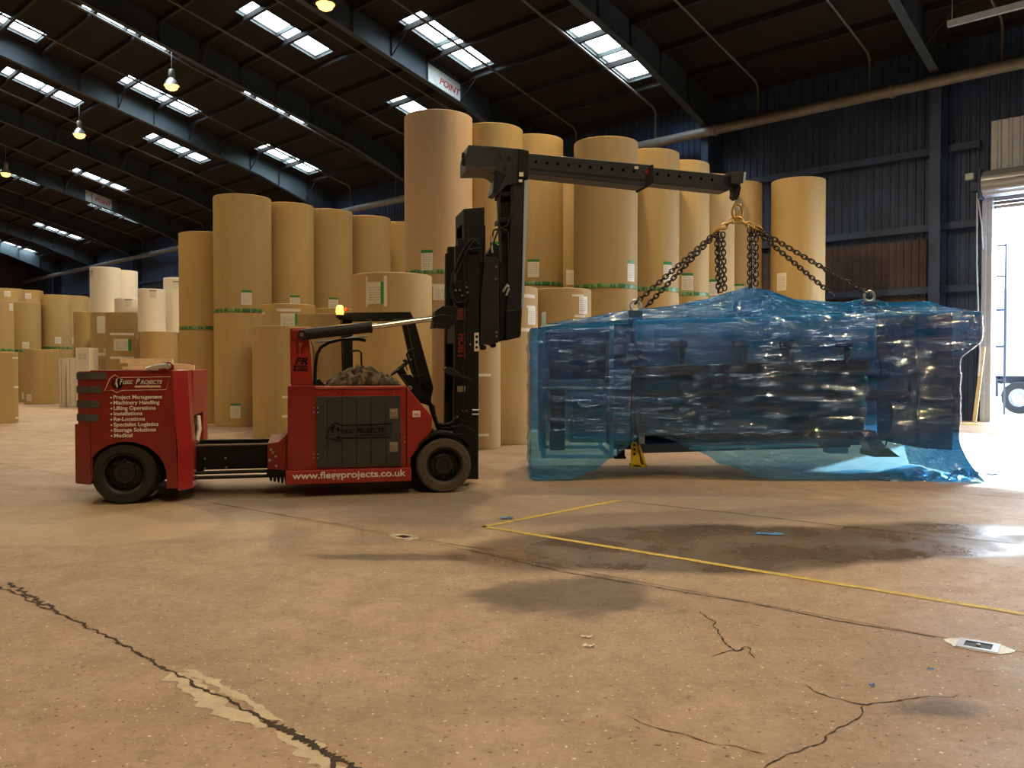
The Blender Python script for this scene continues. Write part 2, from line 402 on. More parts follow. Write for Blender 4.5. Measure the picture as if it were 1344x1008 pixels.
# cracks: thin jagged strips of dirt
def strip(name, pts, w0, w1, material, z=.0025, jag=.5, step=.05, seed=0, lateral=.0, kind=None):
    r = random.Random(seed); pts = [Vector(p[:2]) for p in pts]; L = []
    for a, b in zip(pts, pts[1:]):
        n = max(1, int((b - a).length / step))
        for i in range(n): L.append(a + (b - a) * (i / n))
    L.append(pts[-1]); vs = []; m = len(L); ph = r.uniform(0, 99)
    for i, p in enumerate(L):
        t = (L[min(i + 1, m - 1)] - L[max(i - 1, 0)]).normalized(); nn = Vector((-t.y, t.x))
        ww = w0 + (w1 - w0) * (.5 + .5 * noise.noise(Vector((ph + i * .35, 0, 0))) * 1.6) ; ww = max(.0015, ww)
        c = p + nn * (noise.noise(Vector((ph, i * .22, 5))) * lateral)
        e = min(1, i / 3, (m - 1 - i) / 3) * .9 + .1
        vs += [(*(c + nn * ww * e * (1 + jag * r.uniform(-1, 1)) / 2), z), (*(c - nn * ww * e * (1 + jag * r.uniform(-1, 1)) / 2), z)]
    o = MB().add(vs, [(2 * i, 2 * i + 1, 2 * i + 3, 2 * i + 2) for i in range(m - 1)]).build(name, material, floor, recalc=False)
    o.matrix_parent_inverse = Matrix.Rotation(-HALL_ROT, 4, 'Z')
    return o
def pxl(*q): return [fl(a, b) for a, b in q]
strip('crack', pxl((-40, 750), (0, 770), (50, 793), (100, 815), (160, 845), (205, 872), (240, 888), (300, 922), (360, 950), (410, 975), (440, 1003), (470, 1040)), .006, .026, M_joint, jag=.8, step=.018, seed=3, lateral=.03)
strip('crack', pxl((340, 945), (380, 958), (420, 985), (450, 1000), (480, 1020)), .012, .055, M_joint, z=.003, jag=.9, step=.012, seed=31, lateral=.03)
strip('crack', pxl((10, 765), (50, 790), (75, 800)), .006, .05, M_joint, z=.003, jag=.95, step=.015, seed=32, lateral=.04)
strip('mortar_patch', pxl((222, 882), (262, 905), (300, 935), (352, 954)), .05, .16, M_mortar, z=.0018, jag=.35, step=.03, seed=4, lateral=.03)
strip('mortar_patch', pxl((238, 880), (280, 895), (330, 925), (372, 948)), .02, .08, M_mortar, z=.0016, jag=.6, step=.03, seed=5, lateral=.03)
strip('mortar_patch', pxl((362, 960), (400, 980), (430, 1004), (445, 1030)), .05, .14, M_mortar, z=.0016, jag=.35, step=.03, seed=6, lateral=.02)
strip('crack', pxl((600, 719), (660, 732), (740, 751), (860, 771), (980, 791), (1100, 815), (1236, 838)), .006, .018, M_joint, jag=.8, step=.03, seed=7, lateral=.012)
strip('crack', pxl((810, 658), (950, 672), (1100, 690), (1344, 715)), .006, .02, M_joint, jag=.6, step=.04, seed=8, lateral=.02)
strip('crack', pxl((918, 802), (935, 815), (948, 840), (966, 855), (978, 850), (992, 865)), .004, .014, M_joint, jag=.8, step=.02, seed=9, lateral=.03)
strip('crack', pxl((930, 862), (965, 853), (990, 850)), .004, .01, M_joint, jag=.8, step=.02, seed=10, lateral=.03)
strip('crack', pxl((1050, 898), (1085, 915), (1115, 922), (1138, 925), (1190, 918), (1262, 912)), .003, .011, M_joint, jag=.8, step=.02, seed=11, lateral=.03)
strip('crack', pxl((1138, 925), (1125, 945), (1090, 962), (1070, 980), (1022, 994), (1000, 1010)), .003, .012, M_joint, jag=.8, step=.02, seed=12, lateral=.03)
strip('crack', pxl((820, 940), (860, 955), (930, 975), (985, 985), (1022, 994)), .002, .008, M_joint, jag=.8, step=.02, seed=13, lateral=.03)
strip('crack', pxl((275, 660), (420, 684), (520, 702), (650, 724)), .004, .014, M_joint, jag=.6, step=.04, seed=14, lateral=.02)
# painted yellow line
def paint(q, w):
    a, b = fl(*q[0]), fl(*q[1]); t = (b - a).normalized(); n = Vector((-t.y, t.x, 0)) * w / 2
    N_ = int((b - a).length / .08); r = random.Random(5); vs = []
    for i in range(N_ + 1):
        p = a.lerp(b, i / N_) + Vector((0, 0, .0035)); j = r.uniform(-.12, .12); vs += [p + n * (1 + j), p - n * (1 + r.uniform(-.12, .12))]
    return vs, [(2 * i, 2 * i + 1, 2 * i + 3, 2 * i + 2) for i in range(N_)]
yl = MB(); yl.add(*paint(((812, 657), (632, 692)), .075)); yl.add(*paint(((632, 691), (1400, 815)), .075))
tag(yl.build('yellow_line', M_ypaint, recalc=False), 'worn yellow V-shaped line painted on the wet concrete', 'floor marking')

# ---- roof with real openings for the skylights
SKYL = [  # s0, s1, d0, d1
    (38.4, 39.7, 8.6, 11.8), (33.3, 34.7, 11.8, 15.1), (43.8, 45.1, 11.8, 15.1), (49.2, 50.5, 11.8, 15.1),
    (38.3, 39.5, 15.1, 18.4), (27.6, 28.8, 15.2, 18.4), (60.6, 62.0, 15.1, 18.3), (54.8, 56.0, 18.3, 21.5), (67.0, 68.3, 18.3, 21.6),
    (43.9, 45.2, 18.4, 21.6), (33.2, 34.5, 18.4, 21.7), (22.4, 23.6, 18.6, 21.8),
    (38.3, 39.6, 21.8, 24.9), (27.5, 28.8, 21.8, 24.9), (17.4, 18.7, 21.7, 24.8), (61.0, 62.2, 21.6, 24.8), (72.4, 73.8, 21.6, 24.9), (84.0, 85.2, 21.8, 24.8),
    (78.2, 79.4, 18.4, 21.6), (12.0, 13.3, 11.9, 15.1), (1.5, 2.8, 11.9, 15.1), (6.8, 8.0, 15.2, 18.4)] + \
    [(s, s + 1.25, d, d + 3.2) for s in (-6.0, 4.8, 15.0, 25.5, 36.0) for d in (5.4,)]  # unseen skylights above the camera, added for neutral daylight fill
def snap(v, arr):
    for a in arr:
        if abs(a - v) < .25: return a
    arr.append(v); return v
ss, dd = [-14.0, 94.0], [-1.0, 27.1]
SK = [(snap(a, ss), snap(b, ss), snap(c, dd), snap(d, dd)) for a, b, c, d in SKYL]
ss.sort(); dd.sort()
mb = MB()
for i in range(len(ss) - 1):
    for j in range(len(dd) - 1):
        sm, dm = (ss[i] + ss[i + 1]) / 2, (dd[j] + dd[j + 1]) / 2
        if any(a < sm < b and c < dm < d for a, b, c, d in SK): continue
        q = [(-ss[i], dd[j]), (-ss[i + 1], dd[j]), (-ss[i + 1], dd[j + 1]), (-ss[i], dd[j + 1])]
        mb.add([(x, y, roofz(y)) for x, y in q] + [(x, y, roofz(y) + .12) for x, y in q],
               [(0, 1, 2, 3), (7, 6, 5, 4), (0, 4, 5, 1), (1, 5, 6, 2), (2, 6, 7, 3), (3, 7, 4, 0)])
mb.box(-94, 14, -36, -1, 0, .12, Matrix(((1, 0, 0, 0), (0, 1, 0, 0), (0, TAN, 1, ROOF0), (0, 0, 0, 1))))
ceil = mb.build('ceiling', M_roof, rotz=HALL_ROT); tag(ceil, kind='structure')
M_pane = bpy.data.materials.new('corrugated_rooflight_plastic'); M_pane.use_nodes = True
_N, _L = nt(M_pane); _N.remove(_N['Principled BSDF'])
_t = _N.new('ShaderNodeBsdfTransparent'); _t.inputs[0].default_value = (.78, .84, .84, 1)
_tr = _N.new('ShaderNodeBsdfTranslucent'); _tr.inputs[0].default_value = (.8, .88, .88, 1)
_mx = _N.new('ShaderNodeMixShader'); _mx.inputs[0].default_value = .2; _L.new(_t.outputs[0], _mx.inputs[1]); _L.new(_tr.outputs[0], _mx.inputs[2])
_L.new(_mx.outputs[0], _N['Material Output'].inputs[0])
slope_q = None
for n, (a, b, c, d) in enumerate(SK):
    fr = MB()
    for x0, x1, y0, y1 in ((a - .06, a, c - .05, d + .05), (b, b + .06, c - .05, d + .05), (a, b, c - .05, c), (a, b, d, d + .05), (a, b, (c + d) / 2 - .025, (c + d) / 2 + .025)):
        q = [(-x0, y0), (-x1, y0), (-x1, y1), (-x0, y1)]
        fr.add([(x, y, roofz(y) - .05) for x, y in q] + [(x, y, roofz(y) + .1) for x, y in q],
               [(0, 1, 2, 3), (7, 6, 5, 4), (0, 4, 5, 1), (1, 5, 6, 2), (2, 6, 7, 3), (3, 7, 4, 0)])
    wf = fr.build('window_%d' % (n + 1), M_frame, rotz=HALL_ROT); tag(wf, kind='structure')
    for y0, y1 in ((c + .005, (c + d) / 2 - .03), ((c + d) / 2 + .03, d - .005)):
        vs = []; K = 36
        for k in range(K + 1):
            x = -(a + (b - a) * k / K); h = .10 + .03 * math.sin(k / K * 2 * math.pi * 8)
            vs += [(x, y0, roofz(y0) + h), (x, y1, roofz(y1) + h)]
        MB().add(vs, [(2 * k, 2 * k + 1, 2 * k + 3, 2 * k + 2) for k in range(K)]).build('pane', M_pane, wf, smooth=60, recalc=False)
    # daylight portal just above each opening
    tx = Vector((-U.x, -U.y, 0)); ty = Vector((V.x, V.y, -TAN)).normalized(); tz = tx.cross(ty)
    mq = Matrix((tx, ty, tz)).transposed()
    portal('skylight_daylight', hall((a + b) / 2, (c + d) / 2, roofz((c + d) / 2) + .22), (b - a, (d - c) * 1.03), mq.to_quaternion())
# purlins
for k in range(17):
    d = 0.6 + 1.64 * k + .08
    z = roofz(d)
    MB().box(-94, 14, d - .03, d + .03, z - .20, z - .01).box(-94, 14, d + .03, d + .10, z - .20, z - .18).build('purlin', M_purlin, ceil)
# girders (portal frames) with web stiffeners, and their columns on the wall
GIR = [0.6, 8.8, 16.5, 24.5, 32.3, 40.55, 49.0, 58.0, 67.0, 76.0, 85.0]
gird = None
for gi, s in enumerate(GIR):
    g_ = MB(); D0, D1 = -1.0, 26.6
    def zb(d): return roofz(d) - .95 - max(0, (d - 22.5)) * .10
    ds = [D0, 5, 10, 15, 20, 22.5, 24.5, D1]
    for x0, x1, lo, hi in ((-s - .012, -s + .012, 0, 1), (-s - .13, -s + .13, 0, .03)):
        vs = []
        for d in ds:
            zt = roofz(d) - .01 if hi == 1 else zb(d) + .03
            vs += [(x0, d, zb(d)), (x1, d, zb(d)), (x1, d, zt), (x0, d, zt)]
        fs = []
        for i in range(len(ds) - 1):
            o = 4 * i; fs += [(o + k, o + (k + 1) % 4, o + 4 + (k + 1) % 4, o + 4 + k) for k in range(4)]
        fs += [(0, 1, 2, 3), (4 * len(ds) - 1, 4 * len(ds) - 2, 4 * len(ds) - 3, 4 * len(ds) - 4)]
        g_.add(vs, fs)
    go = g_.build('girder', M_steel, ceil)
    for k in range(8, 17):
        d = .68 + 1.64 * k
        MB().add([(-s - .11, d - .006, zb(d)), (-s + .11, d - .006, zb(d)), (-s + .11, d - .006, roofz(d) - .2), (-s - .11, d - .006, roofz(d) - .2),
                  (-s - .11, d + .006, zb(d)), (-s + .11, d + .006, zb(d)), (-s + .11, d + .006, roofz(d) - .2), (-s - .11, d + .006, roofz(d) - .2)],
                 [(0, 1, 2, 3), (7, 6, 5, 4), (0, 4, 5, 1), (1, 5, 6, 2), (2, 6, 7, 3), (3, 7, 4, 0)]).build('stiffener', M_steel, go)
    # fly braces from the bottom flange up to a purlin on the near side
    for k in (9, 11, 13, 15):
        d = .68 + 1.64 * k
        if 8 < s < 90:
            MB().tube([(-s + .02, d, zb(d) + .05), (-s + .95, d, roofz(d) - .19)], .03, 6).build('brace', M_purlin, go)
    cz = zb(26.6)
    MB().box(-s - .15, -s + .15, 26.4, 26.43, 0, cz + .2).box(-s - .15, -s + .15, 26.97, 27.0, 0, 10.9).box(-s - .012, -s + .012, 26.43, 26.97, 0, 10.9) \
        .build('trim_%d' % (gi + 1), M_clad, rotz=HALL_ROT)['kind'] = 'structure'

# ---- walls
def corr(x0, x1, y, z0, z1, pitch=.25, dep=.035):
    """vertical corrugated sheet facing -y (into the hall)"""
    mbq = MB(); n = int((x1 - x0) / pitch); vs = []; step = (x1 - x0) / n; pts = []
    for i in range(n):
        a = x0 + i * step
        pts += [(a, y), (a + step * .55, y), (a + step * .68, y - dep), (a + step * .87, y - dep)]
    pts.append((x1, y))
    for p in pts: vs += [(p[0], p[1], z0), (p[0], p[1], z1)]
    return mbq.add(vs, [(2 * i, 2 * i + 1, 2 * i + 3, 2 * i + 2) for i in range(len(pts) - 1)])
wb = corr(-94, -8.8, WALL_D, 0, 11.3)
wb.v += corr(-8.8, -DOOR_S1, WALL_D, 0, 11.3, .25).v; nn_ = len(wb.v) - len(corr(-8.8, -DOOR_S1, WALL_D, 0, 11.3, .25).v)
wb.f += [tuple(i + nn_ for i in f) for f in corr(-8.8, -DOOR_S1, WALL_D, 0, 11.3, .25).f]
_c = corr(-DOOR_S1, -DOOR_S0, WALL_D, 8.6, 11.3); wb.add(_c.v, _c.f)
_c = corr(-DOOR_S0, 14, WALL_D, 0, 11.3); wb.add(_c.v, _c.f)
wb.box(-94, -DOOR_S1, WALL_D + .01, WALL_D + .12, -.2, 11.5).box(-DOOR_S0, 14, WALL_D + .01, WALL_D + .12, -.2, 11.5).box(-DOOR_S1, -DOOR_S0, WALL_D + .01, WALL_D + .12, 6.3, 11.5)
wall = wb.build('wall_back', M_clad, rotz=HALL_ROT, recalc=False); tag(wall, kind='structure')
_c = corr(-15.9, -9.2, WALL_D - .05, 0.1, 5.4, .22, .03); _c.build('cladding_panel', M_clad2, wall, recalc=False)
for z in (3.75, 5.6, 7.85):
    MB().box(-94, -DOOR_S1 - .2, 26.86, WALL_D - .036, z, z + .2).build('sheeting_rail', M_clad, wall)
_c = corr(-DOOR_S1 + .05, -DOOR_S0, WALL_D - .06, 7.1, 8.55, .28, .03); _c.build('pale_panel', M_pale, wall, recalc=False)['label'] = 'pale lilac corrugated panel above the shutter'
for nm, q in (('wall_front', (-94, 14, -36.2, -36)), ('wall_left', (-94.2, -94, -36, 27.2)), ('wall_right', (14, 14.2, -36, 27.2))):
    MB().box(*q, -.2, 18.6).build(nm, M_clad2, rotz=HALL_ROT)['kind'] = 'structure'

# ---- door opening: jambs, shutter coil, curtain edge
dr = empty('door_1', (0, 0, 0), HALL_ROT); tag(dr, kind='structure')
xj = -DOOR_S1
MB().box(xj - .10, xj + .02, 26.80, WALL_D, 0, 6.5).box(xj - .02, xj + .16, 26.84, 27.3, 0, 6.35).build('door_jamb', M_pale, dr, bevel=.01)
MB().box(-DOOR_S0, -DOOR_S0 + .14, 26.82, 27.3, 0, 6.5).build('door_jamb', M_pale, dr, bevel=.01)
prof = [(.34 + .012 * (k % 2), 0) for k in range(2)]
cl = MB(); vs = []; nk = 48
for x in (xj - .02, -DOOR_S0 + .1):
    for k in range(nk):
        a = 2 * math.pi * k / nk; r_ = .36 + (.018 if k % 4 < 2 else 0); vs.append((x, 26.72 + r_ * math.cos(a), 6.72 + r_ * math.sin(a)))
cl.add(vs, [(k, (k + 1) % nk, nk + (k + 1) % nk, nk + k) for k in range(nk)] + [tuple(range(nk)), tuple(range(2 * nk - 1, nk - 1, -1))])
cl.build('shutter_coil', M_shut, dr)
for k in range(4):
    MB().box(xj + .02, -DOOR_S0, 27.0, 27.03, 6.05 + k * .11, 6.15 + k * .11).build('shutter_slat', M_shut, dr, bevel=.008)
MB().box(xj - .12, xj - .05, 26.45, 27.0, 6.3, 7.15).box(xj - .35, xj - .12, 26.55, 26.8, 6.55, 6.8).build('bracket', M_clad, dr, bevel=.01)
MB().tube([(xj - .18, 26.6, 6.5), (xj - .17, 26.62, 4.5), (xj - .12, 26.64, 3.0), (xj - .06, 26.62, 2.0), (xj - .10, 26.62, 1.3)], .022, 6).build('pull_cord', M_pale, dr)
MB().tube([(xj - .18, 26.6, 6.5), (xj - .05, 26.6, 5.6), (xj - .02, 26.62, 4.9)], .018, 6).build('pull_cord', M_pale, dr)

# ============================================================ pipes along the wall
mp = MB(); mp.tube([(-93, 26.3, 9.8), (6, 26.3, 9.8)], .17, 16)
for s in (10.0, 16, 23.5, 31, 39, 47, 55, 63, 71, 79): mp.lathe([(.17, -.05), (.215, -.05), (.215, .05), (.17, .05)], 16, 'x', (-s, 26.3, 9.8))
pm = mp.build('main_pipe', M_pipe, rotz=HALL_ROT, smooth=50); tag(pm, 'long thick grey pipe running along the back wall above the rolls', 'pipe')
ORD = ['first', 'second', 'third', 'fourth', 'fifth', 'sixth', 'seventh', 'eighth', 'ninth', 'tenth', 'eleventh', 'twelfth', 'thirteenth', 'fourteenth', 'fifteenth', 'sixteenth', 'seventeenth', 'eighteenth']
PIPES = [7.2, 10.9, 14.7, 18.9, 22.8, 26.7, 30.6, 34.7, 38.7, 42.7, 47.2, 51.3, 56.0, 60.5, 66.0, 72.5, 80.0, 88.0]
for i, s in enumerate(PIPES):
    s_ = s * .979; dz = .36
    pts = [(-s_, 1, roofz(1) - dz), (-s_, 26.15, roofz(26.15) - dz), (-s_, 26.3, roofz(26.3) - dz - .15), (-s_, 26.3, 9.97)]
    b = MB(); b.tube(pts, .042, 8)
    for d in range(11, 26, 3): b.lathe([(.04, -.03), (.06, -.03), (.06, .03), (.04, .03)], 8, 'y', (-s_, d, roofz(d) - dz))
    o = b.build('sprinkler_pipe', M_spr, rotz=HALL_ROT, smooth=50)
    tag(o, ORD[i] + ' thin sprinkler pipe from the right, sloping down the roof', 'pipe', 'sprinkler pipes under the roof')
# small cable tray end and loose pipe, top right
b = MB().box(-7.1, -3.5, 22.0, 22.12, 9.35, 9.5); o = b.build('cable_tray', M_pipe, rotz=HALL_ROT, bevel=.01); o.location.z = .35
tag(o, 'short pale cable tray hanging under the roof in the top right corner', 'cable tray')
for x in (-7.0, -4.0): MB().tube([(x, 22.06, 9.5), (x, 22.06, 11.9)], .012, 6).build('hanger', M_pipe, o)
# signs on the girders
for nm, s, d0, d1, lab in (('girder_sign', 24.5, 20.4, 22.0, 'white board on the girder beside the rooflight, red lettering worn away'), ('girder_sign', 58.0, 20.0, 21.6, 'small white board with faint red lettering on a far girder at left')):
    mb = MB(); vs = []
    for y in (d0, d1): vs += [(-s + .03, y, roofz(y) - .93), (-s + .03, y, roofz(y) - .22), (-s + .05, y, roofz(y) - .93), (-s + .05, y, roofz(y) - .22)]
    sg = mb.add(vs, [(2, 6, 7, 3), (0, 1, 5, 4), (0, 2, 3, 1), (4, 5, 7, 6), (1, 3, 7, 5), (0, 4, 6, 2)]).build(nm, M_sign, rotz=HALL_ROT)
    tag(sg, lab, 'sign')
    ang = -math.atan(TAN)
    # lettering lies on the face that looks along +x (towards the camera side)
    mt = Matrix(((0, 0, 1), (1, 0, 0), (0, 1, 0)))            # text x -> +y, text y -> +z, normal -> +x
    t = text('lettering', 'POINT', .34, M_redink, sg, (0, 0, 0), bold=.008)
    t.matrix_local = Matrix.Translation((-s + .054, d0 + .55, roofz(d0 + .55) - .70)) @ Matrix.Rotation(-math.atan(TAN), 4, 'X') @ mt.to_4x4()

# ============================================================ high-bay lamps
def make_lamp(s, d, vis):
    p = hall(s, d, LAMP_Z); t = empty('high_bay_lamp', p)
    zr = roofz(d) - LAMP_Z - .1
    MB().tube([(0, 0, .42), (0, 0, zr)], .014, 6).build('hanging_rod', M_lampbody, t)
    MB().lathe([(.0, .44), (.10, .43), (.12, .38), (.12, .12), (.09, .08), (.0, .08)], 16).build('housing', M_lampbody, t, smooth=40)
    MB().lathe([(.10, .10), (.16, .04), (.24, -.08), (.29, -.20), (.30, -.22), (.285, -.20), (.23, -.08), (.15, .03), (.09, .08)], 24).build('reflector', M_reflect, t, smooth=60)
    MB().lathe([(.0, .04), (.08, .02), (.15, -.04), (.21, -.13), (.25, -.24), (.22, -.33), (.12, -.39), (0, -.41)], 20).build('bulb', M_glowlamp, t, smooth=180)
    l = bpy.data.lights.new('sodium_light', 'SPOT'); l.energy = LAMP_W; l.color = LAMP_COL; l.shadow_soft_size = .16
    l.spot_size = R(158); l.spot_blend = .6
    lo = bpy.data.objects.new('sodium_light', l); COL.objects.link(lo); lo.parent = t; lo.location = (0, 0, -.45)
    return t
LLAB = {(22.9, 15.0): 'glowing sodium lamp hanging at the top edge of the picture', (33.9, 15.0): 'glowing sodium lamp hanging beside the upper left rooflight',
        (44.2, 15.0): 'glowing sodium lamp farther left with its bell reflector showing', (56.2, 15.0): 'glowing sodium lamp at the far left edge of the roof'}
for s, d in LAMPS:
    t = make_lamp(s, d, True)
    tag(t, LLAB.get((s, d), 'orange sodium high-bay lamp hanging from the roof out of view'), 'lamp', 'sodium lamps under the roof')

# ============================================================ PAPER ROLLS
def patch(rad, a, z0, z1, wd, material, parent, name, off=.004, n=6):
    """curved sheet stuck on a roll; a = angle of its middle (roll space), wd = arc width"""
    b = MB(); b.uv = []; vs = []
    for i in range(n + 1):
        t = a - wd / rad / 2 + wd / rad * i / n
        for k, z in enumerate((z0, z1)):
            vs.append(((rad + off) * math.cos(t), (rad + off) * math.sin(t), z)); b.uv.append((i / n, k))
    b.add(vs, [(2 * i, 2 * i + 2, 2 * i + 3, 2 * i + 1) for i in range(n)])
    return b.build(name, material, parent, recalc=False)
ROLL_MESH = {}
def roll(px, Y, dia, z0, z1, label, group, m=None, stickers=(), tape=False, tape_top=False, tilt=None):
    """px: column of the roll's axis in the photograph, Y its distance"""
    x = ray(px, 480).x / ray(px, 480).y * Y; r_ = dia / 2; h = z1 - z0
    m = m or M_kraft
    b = MB(); segs = [(.05, h), (.05, h - .03), (r_ - .03, h - .004), (r_ - .006, h), (r_, h - .012)]
    b.lathe([(.05, h - .4), (.05, h), (r_ - .012, h), (r_, h - .012), (r_, h * .75), (r_, h * .5), (r_, h * .25), (r_, .012), (r_ - .012, 0), (.05, 0), (.05, .4)], 56)
    o = b.build('paper_roll', m, smooth=35)
    o.location = (x, Y, z0); o.rotation_euler.z = rnd.uniform(0, 0) ; tag(o, label, 'paper roll', group)
    toc = math.atan2(-Y, -x)     # direction to camera
    for st in stickers:
        kind, fr, zc, sw, sh = st
        a = toc + math.asin(max(-.97, min(.97, fr)))
        zc -= z0
        if kind == 'strip': patch(r_, a, zc - sh / 2, zc + sh / 2, sw, M_tapew, o, 'tape_strip', .005)
        elif kind == 'tears':
            patch(r_, a, zc - sh / 2, zc + sh / 2, sw, M_whitewrap, o, 'repair_patch', .005)
        else: patch(r_, a, zc - sh / 2, zc + sh / 2, sw, M_st[kind], o, 'label', .005)
    if tape:
        MB().lathe([(r_ + .001, .015), (r_ + .005, .03), (r_ + .005, .10), (r_ + .001, .115)], 56).build('binding_tape', M_gtape, o, smooth=35)
    return o
GT, GL, GM, GF, GW = 'tall stacked kraft rolls behind the boom', 'tall stacked kraft rolls left of centre', 'shorter kraft rolls in front of the tall stacks', 'kraft rolls at the far left', 'white rolls at the left'
# centre and right: tall pairs (lower roll, upper roll)
def pair(px, Y, dia, zj, zt, lab_u, lab_l, group, su=(), sl=(), m=None, tape=True):
    roll(px, Y, dia, 0, zj, lab_l, group, m, sl)
    return roll(px, Y, dia, zj, zt, lab_u, group, m, su, tape)
pair(576, 19.1, 1.5, 3.55, 7.07, 'huge wrinkled kraft roll, tallest of all, left of the mast', 'lower kraft roll under the tallest one, seen left of the mast', GT,
     [('g', -.34, 3.86, .26, .44)], [('s', .08, 3.15, .36, .30), ('strip', -.02, 3.32, .5, .05)], M_kraftw)
pair(644, 20.1, 1.5, 3.5, 7.07, 'tall kraft roll behind the top of the mast', 'lower kraft roll hidden behind the mast', GT, [('g', .2, 4.2, .26, .4)])
pair(700, 21.7, 1.5, 3.55, 7.25, 'tall kraft roll directly right of the upright boom column', 'lower kraft roll behind the one with taped label, right of the boom column', GT, [('g', .0, 3.98, .28, .44)])
pair(730, 24.0, 1.5, 3.5, 7.0, 'narrow lit strip of a kraft roll between two taller ones under the boom', 'lower kraft roll far behind the gap under the boom', GT, [('w', .5, 4.0, .24, .4)])
pair(794.5, 20.3, 1.5, 3.36, 6.82, 'broad kraft roll under the middle of the boom', 'lower kraft roll below the green tape, above the left end of the wrapped machine', GT, [('g', .78, 3.78, .26, .48)])
pair(850.5, 21.3, 1.5, 3.38, 6.8, 'kraft roll under the boom joint, behind the left chain', 'lower kraft roll behind the left chain near the blue sheet', GT, [('g', .62, 3.85, .26, .5)])
pair(892, 22.7, 1.5, 3.38, 6.86, 'kraft roll below the thin boom section, green label at its foot', 'lower kraft roll just above the blue sheet, left of the hanging chains', GT, [('g', .25, 3.75, .30, .44)])
pair(927, 24.0, 1.5, 3.35, 6.8, 'kraft roll behind the left hanging chain bundle', 'lower kraft roll behind the left chain bundle, hidden by the blue sheet', GT, [('g', .25, 3.72, .30, .44)])
pair(964, 25.1, 1.5, 3.35, 6.85, 'kraft roll directly behind the hook and ring', 'lower kraft roll below the hook, hidden by the blue sheet', GT, [('g', .15, 3.72, .30, .40)])
pair(1046, 24.8, 1.5, 3.35, 6.9, 'free-standing pale kraft roll at the right end of the row', 'lower kraft roll of the right end stack, hidden by the blue sheet', GT, [('w', -.58, 3.98, .32, .5)], tape=False)
# left of centre
pair(272.5, 24.4, 1.5, 2.58, 5.31, 'shadowed kraft roll just behind the rear of the truck', 'lower shadowed kraft roll behind the rear of the truck', GL, [], [])
pair(319.5, 23.1, 1.5, 2.98, 6.08, 'tall kraft roll, leftmost and nearest of the five stacks in a line', 'lower kraft roll with green tape at its foot, behind the truck frame', GL,
     [('g', .12, 3.38, .27, .38)], [('g', -.28, .42, .26, .38), ('strip', .8, 2.85, .2, .06)])
pair(379, 24.3, 1.42, 3.0, 6.1, 'second kraft roll from the left in the line of five stacks', 'lower roll hidden behind the taped kraft roll', GL, [('g', .25, 3.36, .28, .36)])
pair(431.5, 25.5, 1.42, 3.02, 6.14, 'third kraft roll from the left in the line, above the amber beacon', 'lower roll hidden behind the amber beacon', GL, [('g', .2, 3.40, .28, .34)])
pair(483, 26.7, 1.42, 3.05, 6.16, 'fourth kraft roll from the left in the line of five stacks', 'lower roll hidden behind the large single roll', GL)
pair(526, 28.0, 1.42, 3.1, 6.18, 'bright narrow strip of kraft roll left of the tallest roll', 'lower roll hidden behind the foot of the tallest roll', GL)
# middle front
roll(371, 19.2, 1.3, 0, 2.47, 'kraft roll standing just behind the red column of the truck', GM, None, [('strip', .35, .92, .5, .05), ('w', .48, .72, .3, .36), ('strip', .35, .50, .5, .05), ('strip', .5, .22, .4, .05)])
roll(427, 20.6, 1.3, 0, 2.82, 'kraft roll with faint handwriting seen through the truck cab', GM, None, [])
roll(380, 21.6, 1.3, 0, 3.12, 'kraft roll with two white tapes around its label, above the red column', GM, None, [('strip', -.02, 2.96, .58, .07), ('s', 0, 2.70, .42, .36), ('strip', -.02, 2.46, .58, .07), ('strip', -.95, 2.9, .2, .06)])
roll(441, 22.65, 1.3, 0, 3.08, 'shadowed kraft roll behind the amber beacon', GM)
_o = roll(515.5, 16.4, 1.5, 0, 3.31, 'big single kraft roll behind the cab with upright tapes and label', GM, None, [('s', -.42, 2.93, .34, .40), ('strip', .62, 1.16, .3, .05)])
for fr, w_ in ((-.62, .04), (-.17, .06)):
    patch(.75, math.atan2(-16.4, 2.28) + math.asin(fr), 2.68, 3.24, w_, M_tapew, _o, 'tape_strip', .006, 2)
roll(624.5, 16.75, .97, 0, 2.6, 'slim kraft roll right of the mast foot', GM, None, [('strip', .3, 1.42, .32, .05), ('strip', .2, .28, .32, .05)])
roll(659, 18.0, 1.5, 0, 3.22, 'kraft roll with several white tapes left of the wrapped machine', GM, None,
     [('strip', .72, 3.02, .45, .07), ('strip', .8, 2.80, .3, .05), ('w', .82, 2.62, .28, .36), ('strip', .72, 2.33, .5, .07), ('strip', .92, 1.62, .3, .05), ('strip', .95, .7, .3, .05), ('strip', .9, .25, .3, .05)])
roll(736, 18.9, 1.34, 0, 3.26, 'short kraft roll with label between tapes, above the left end of the sheet', GM, None, [('strip', .55, 3.10, .3, .05), ('w', .72, 2.9, .26, .38), ('strip', .62, 2.66, .3, .05)])
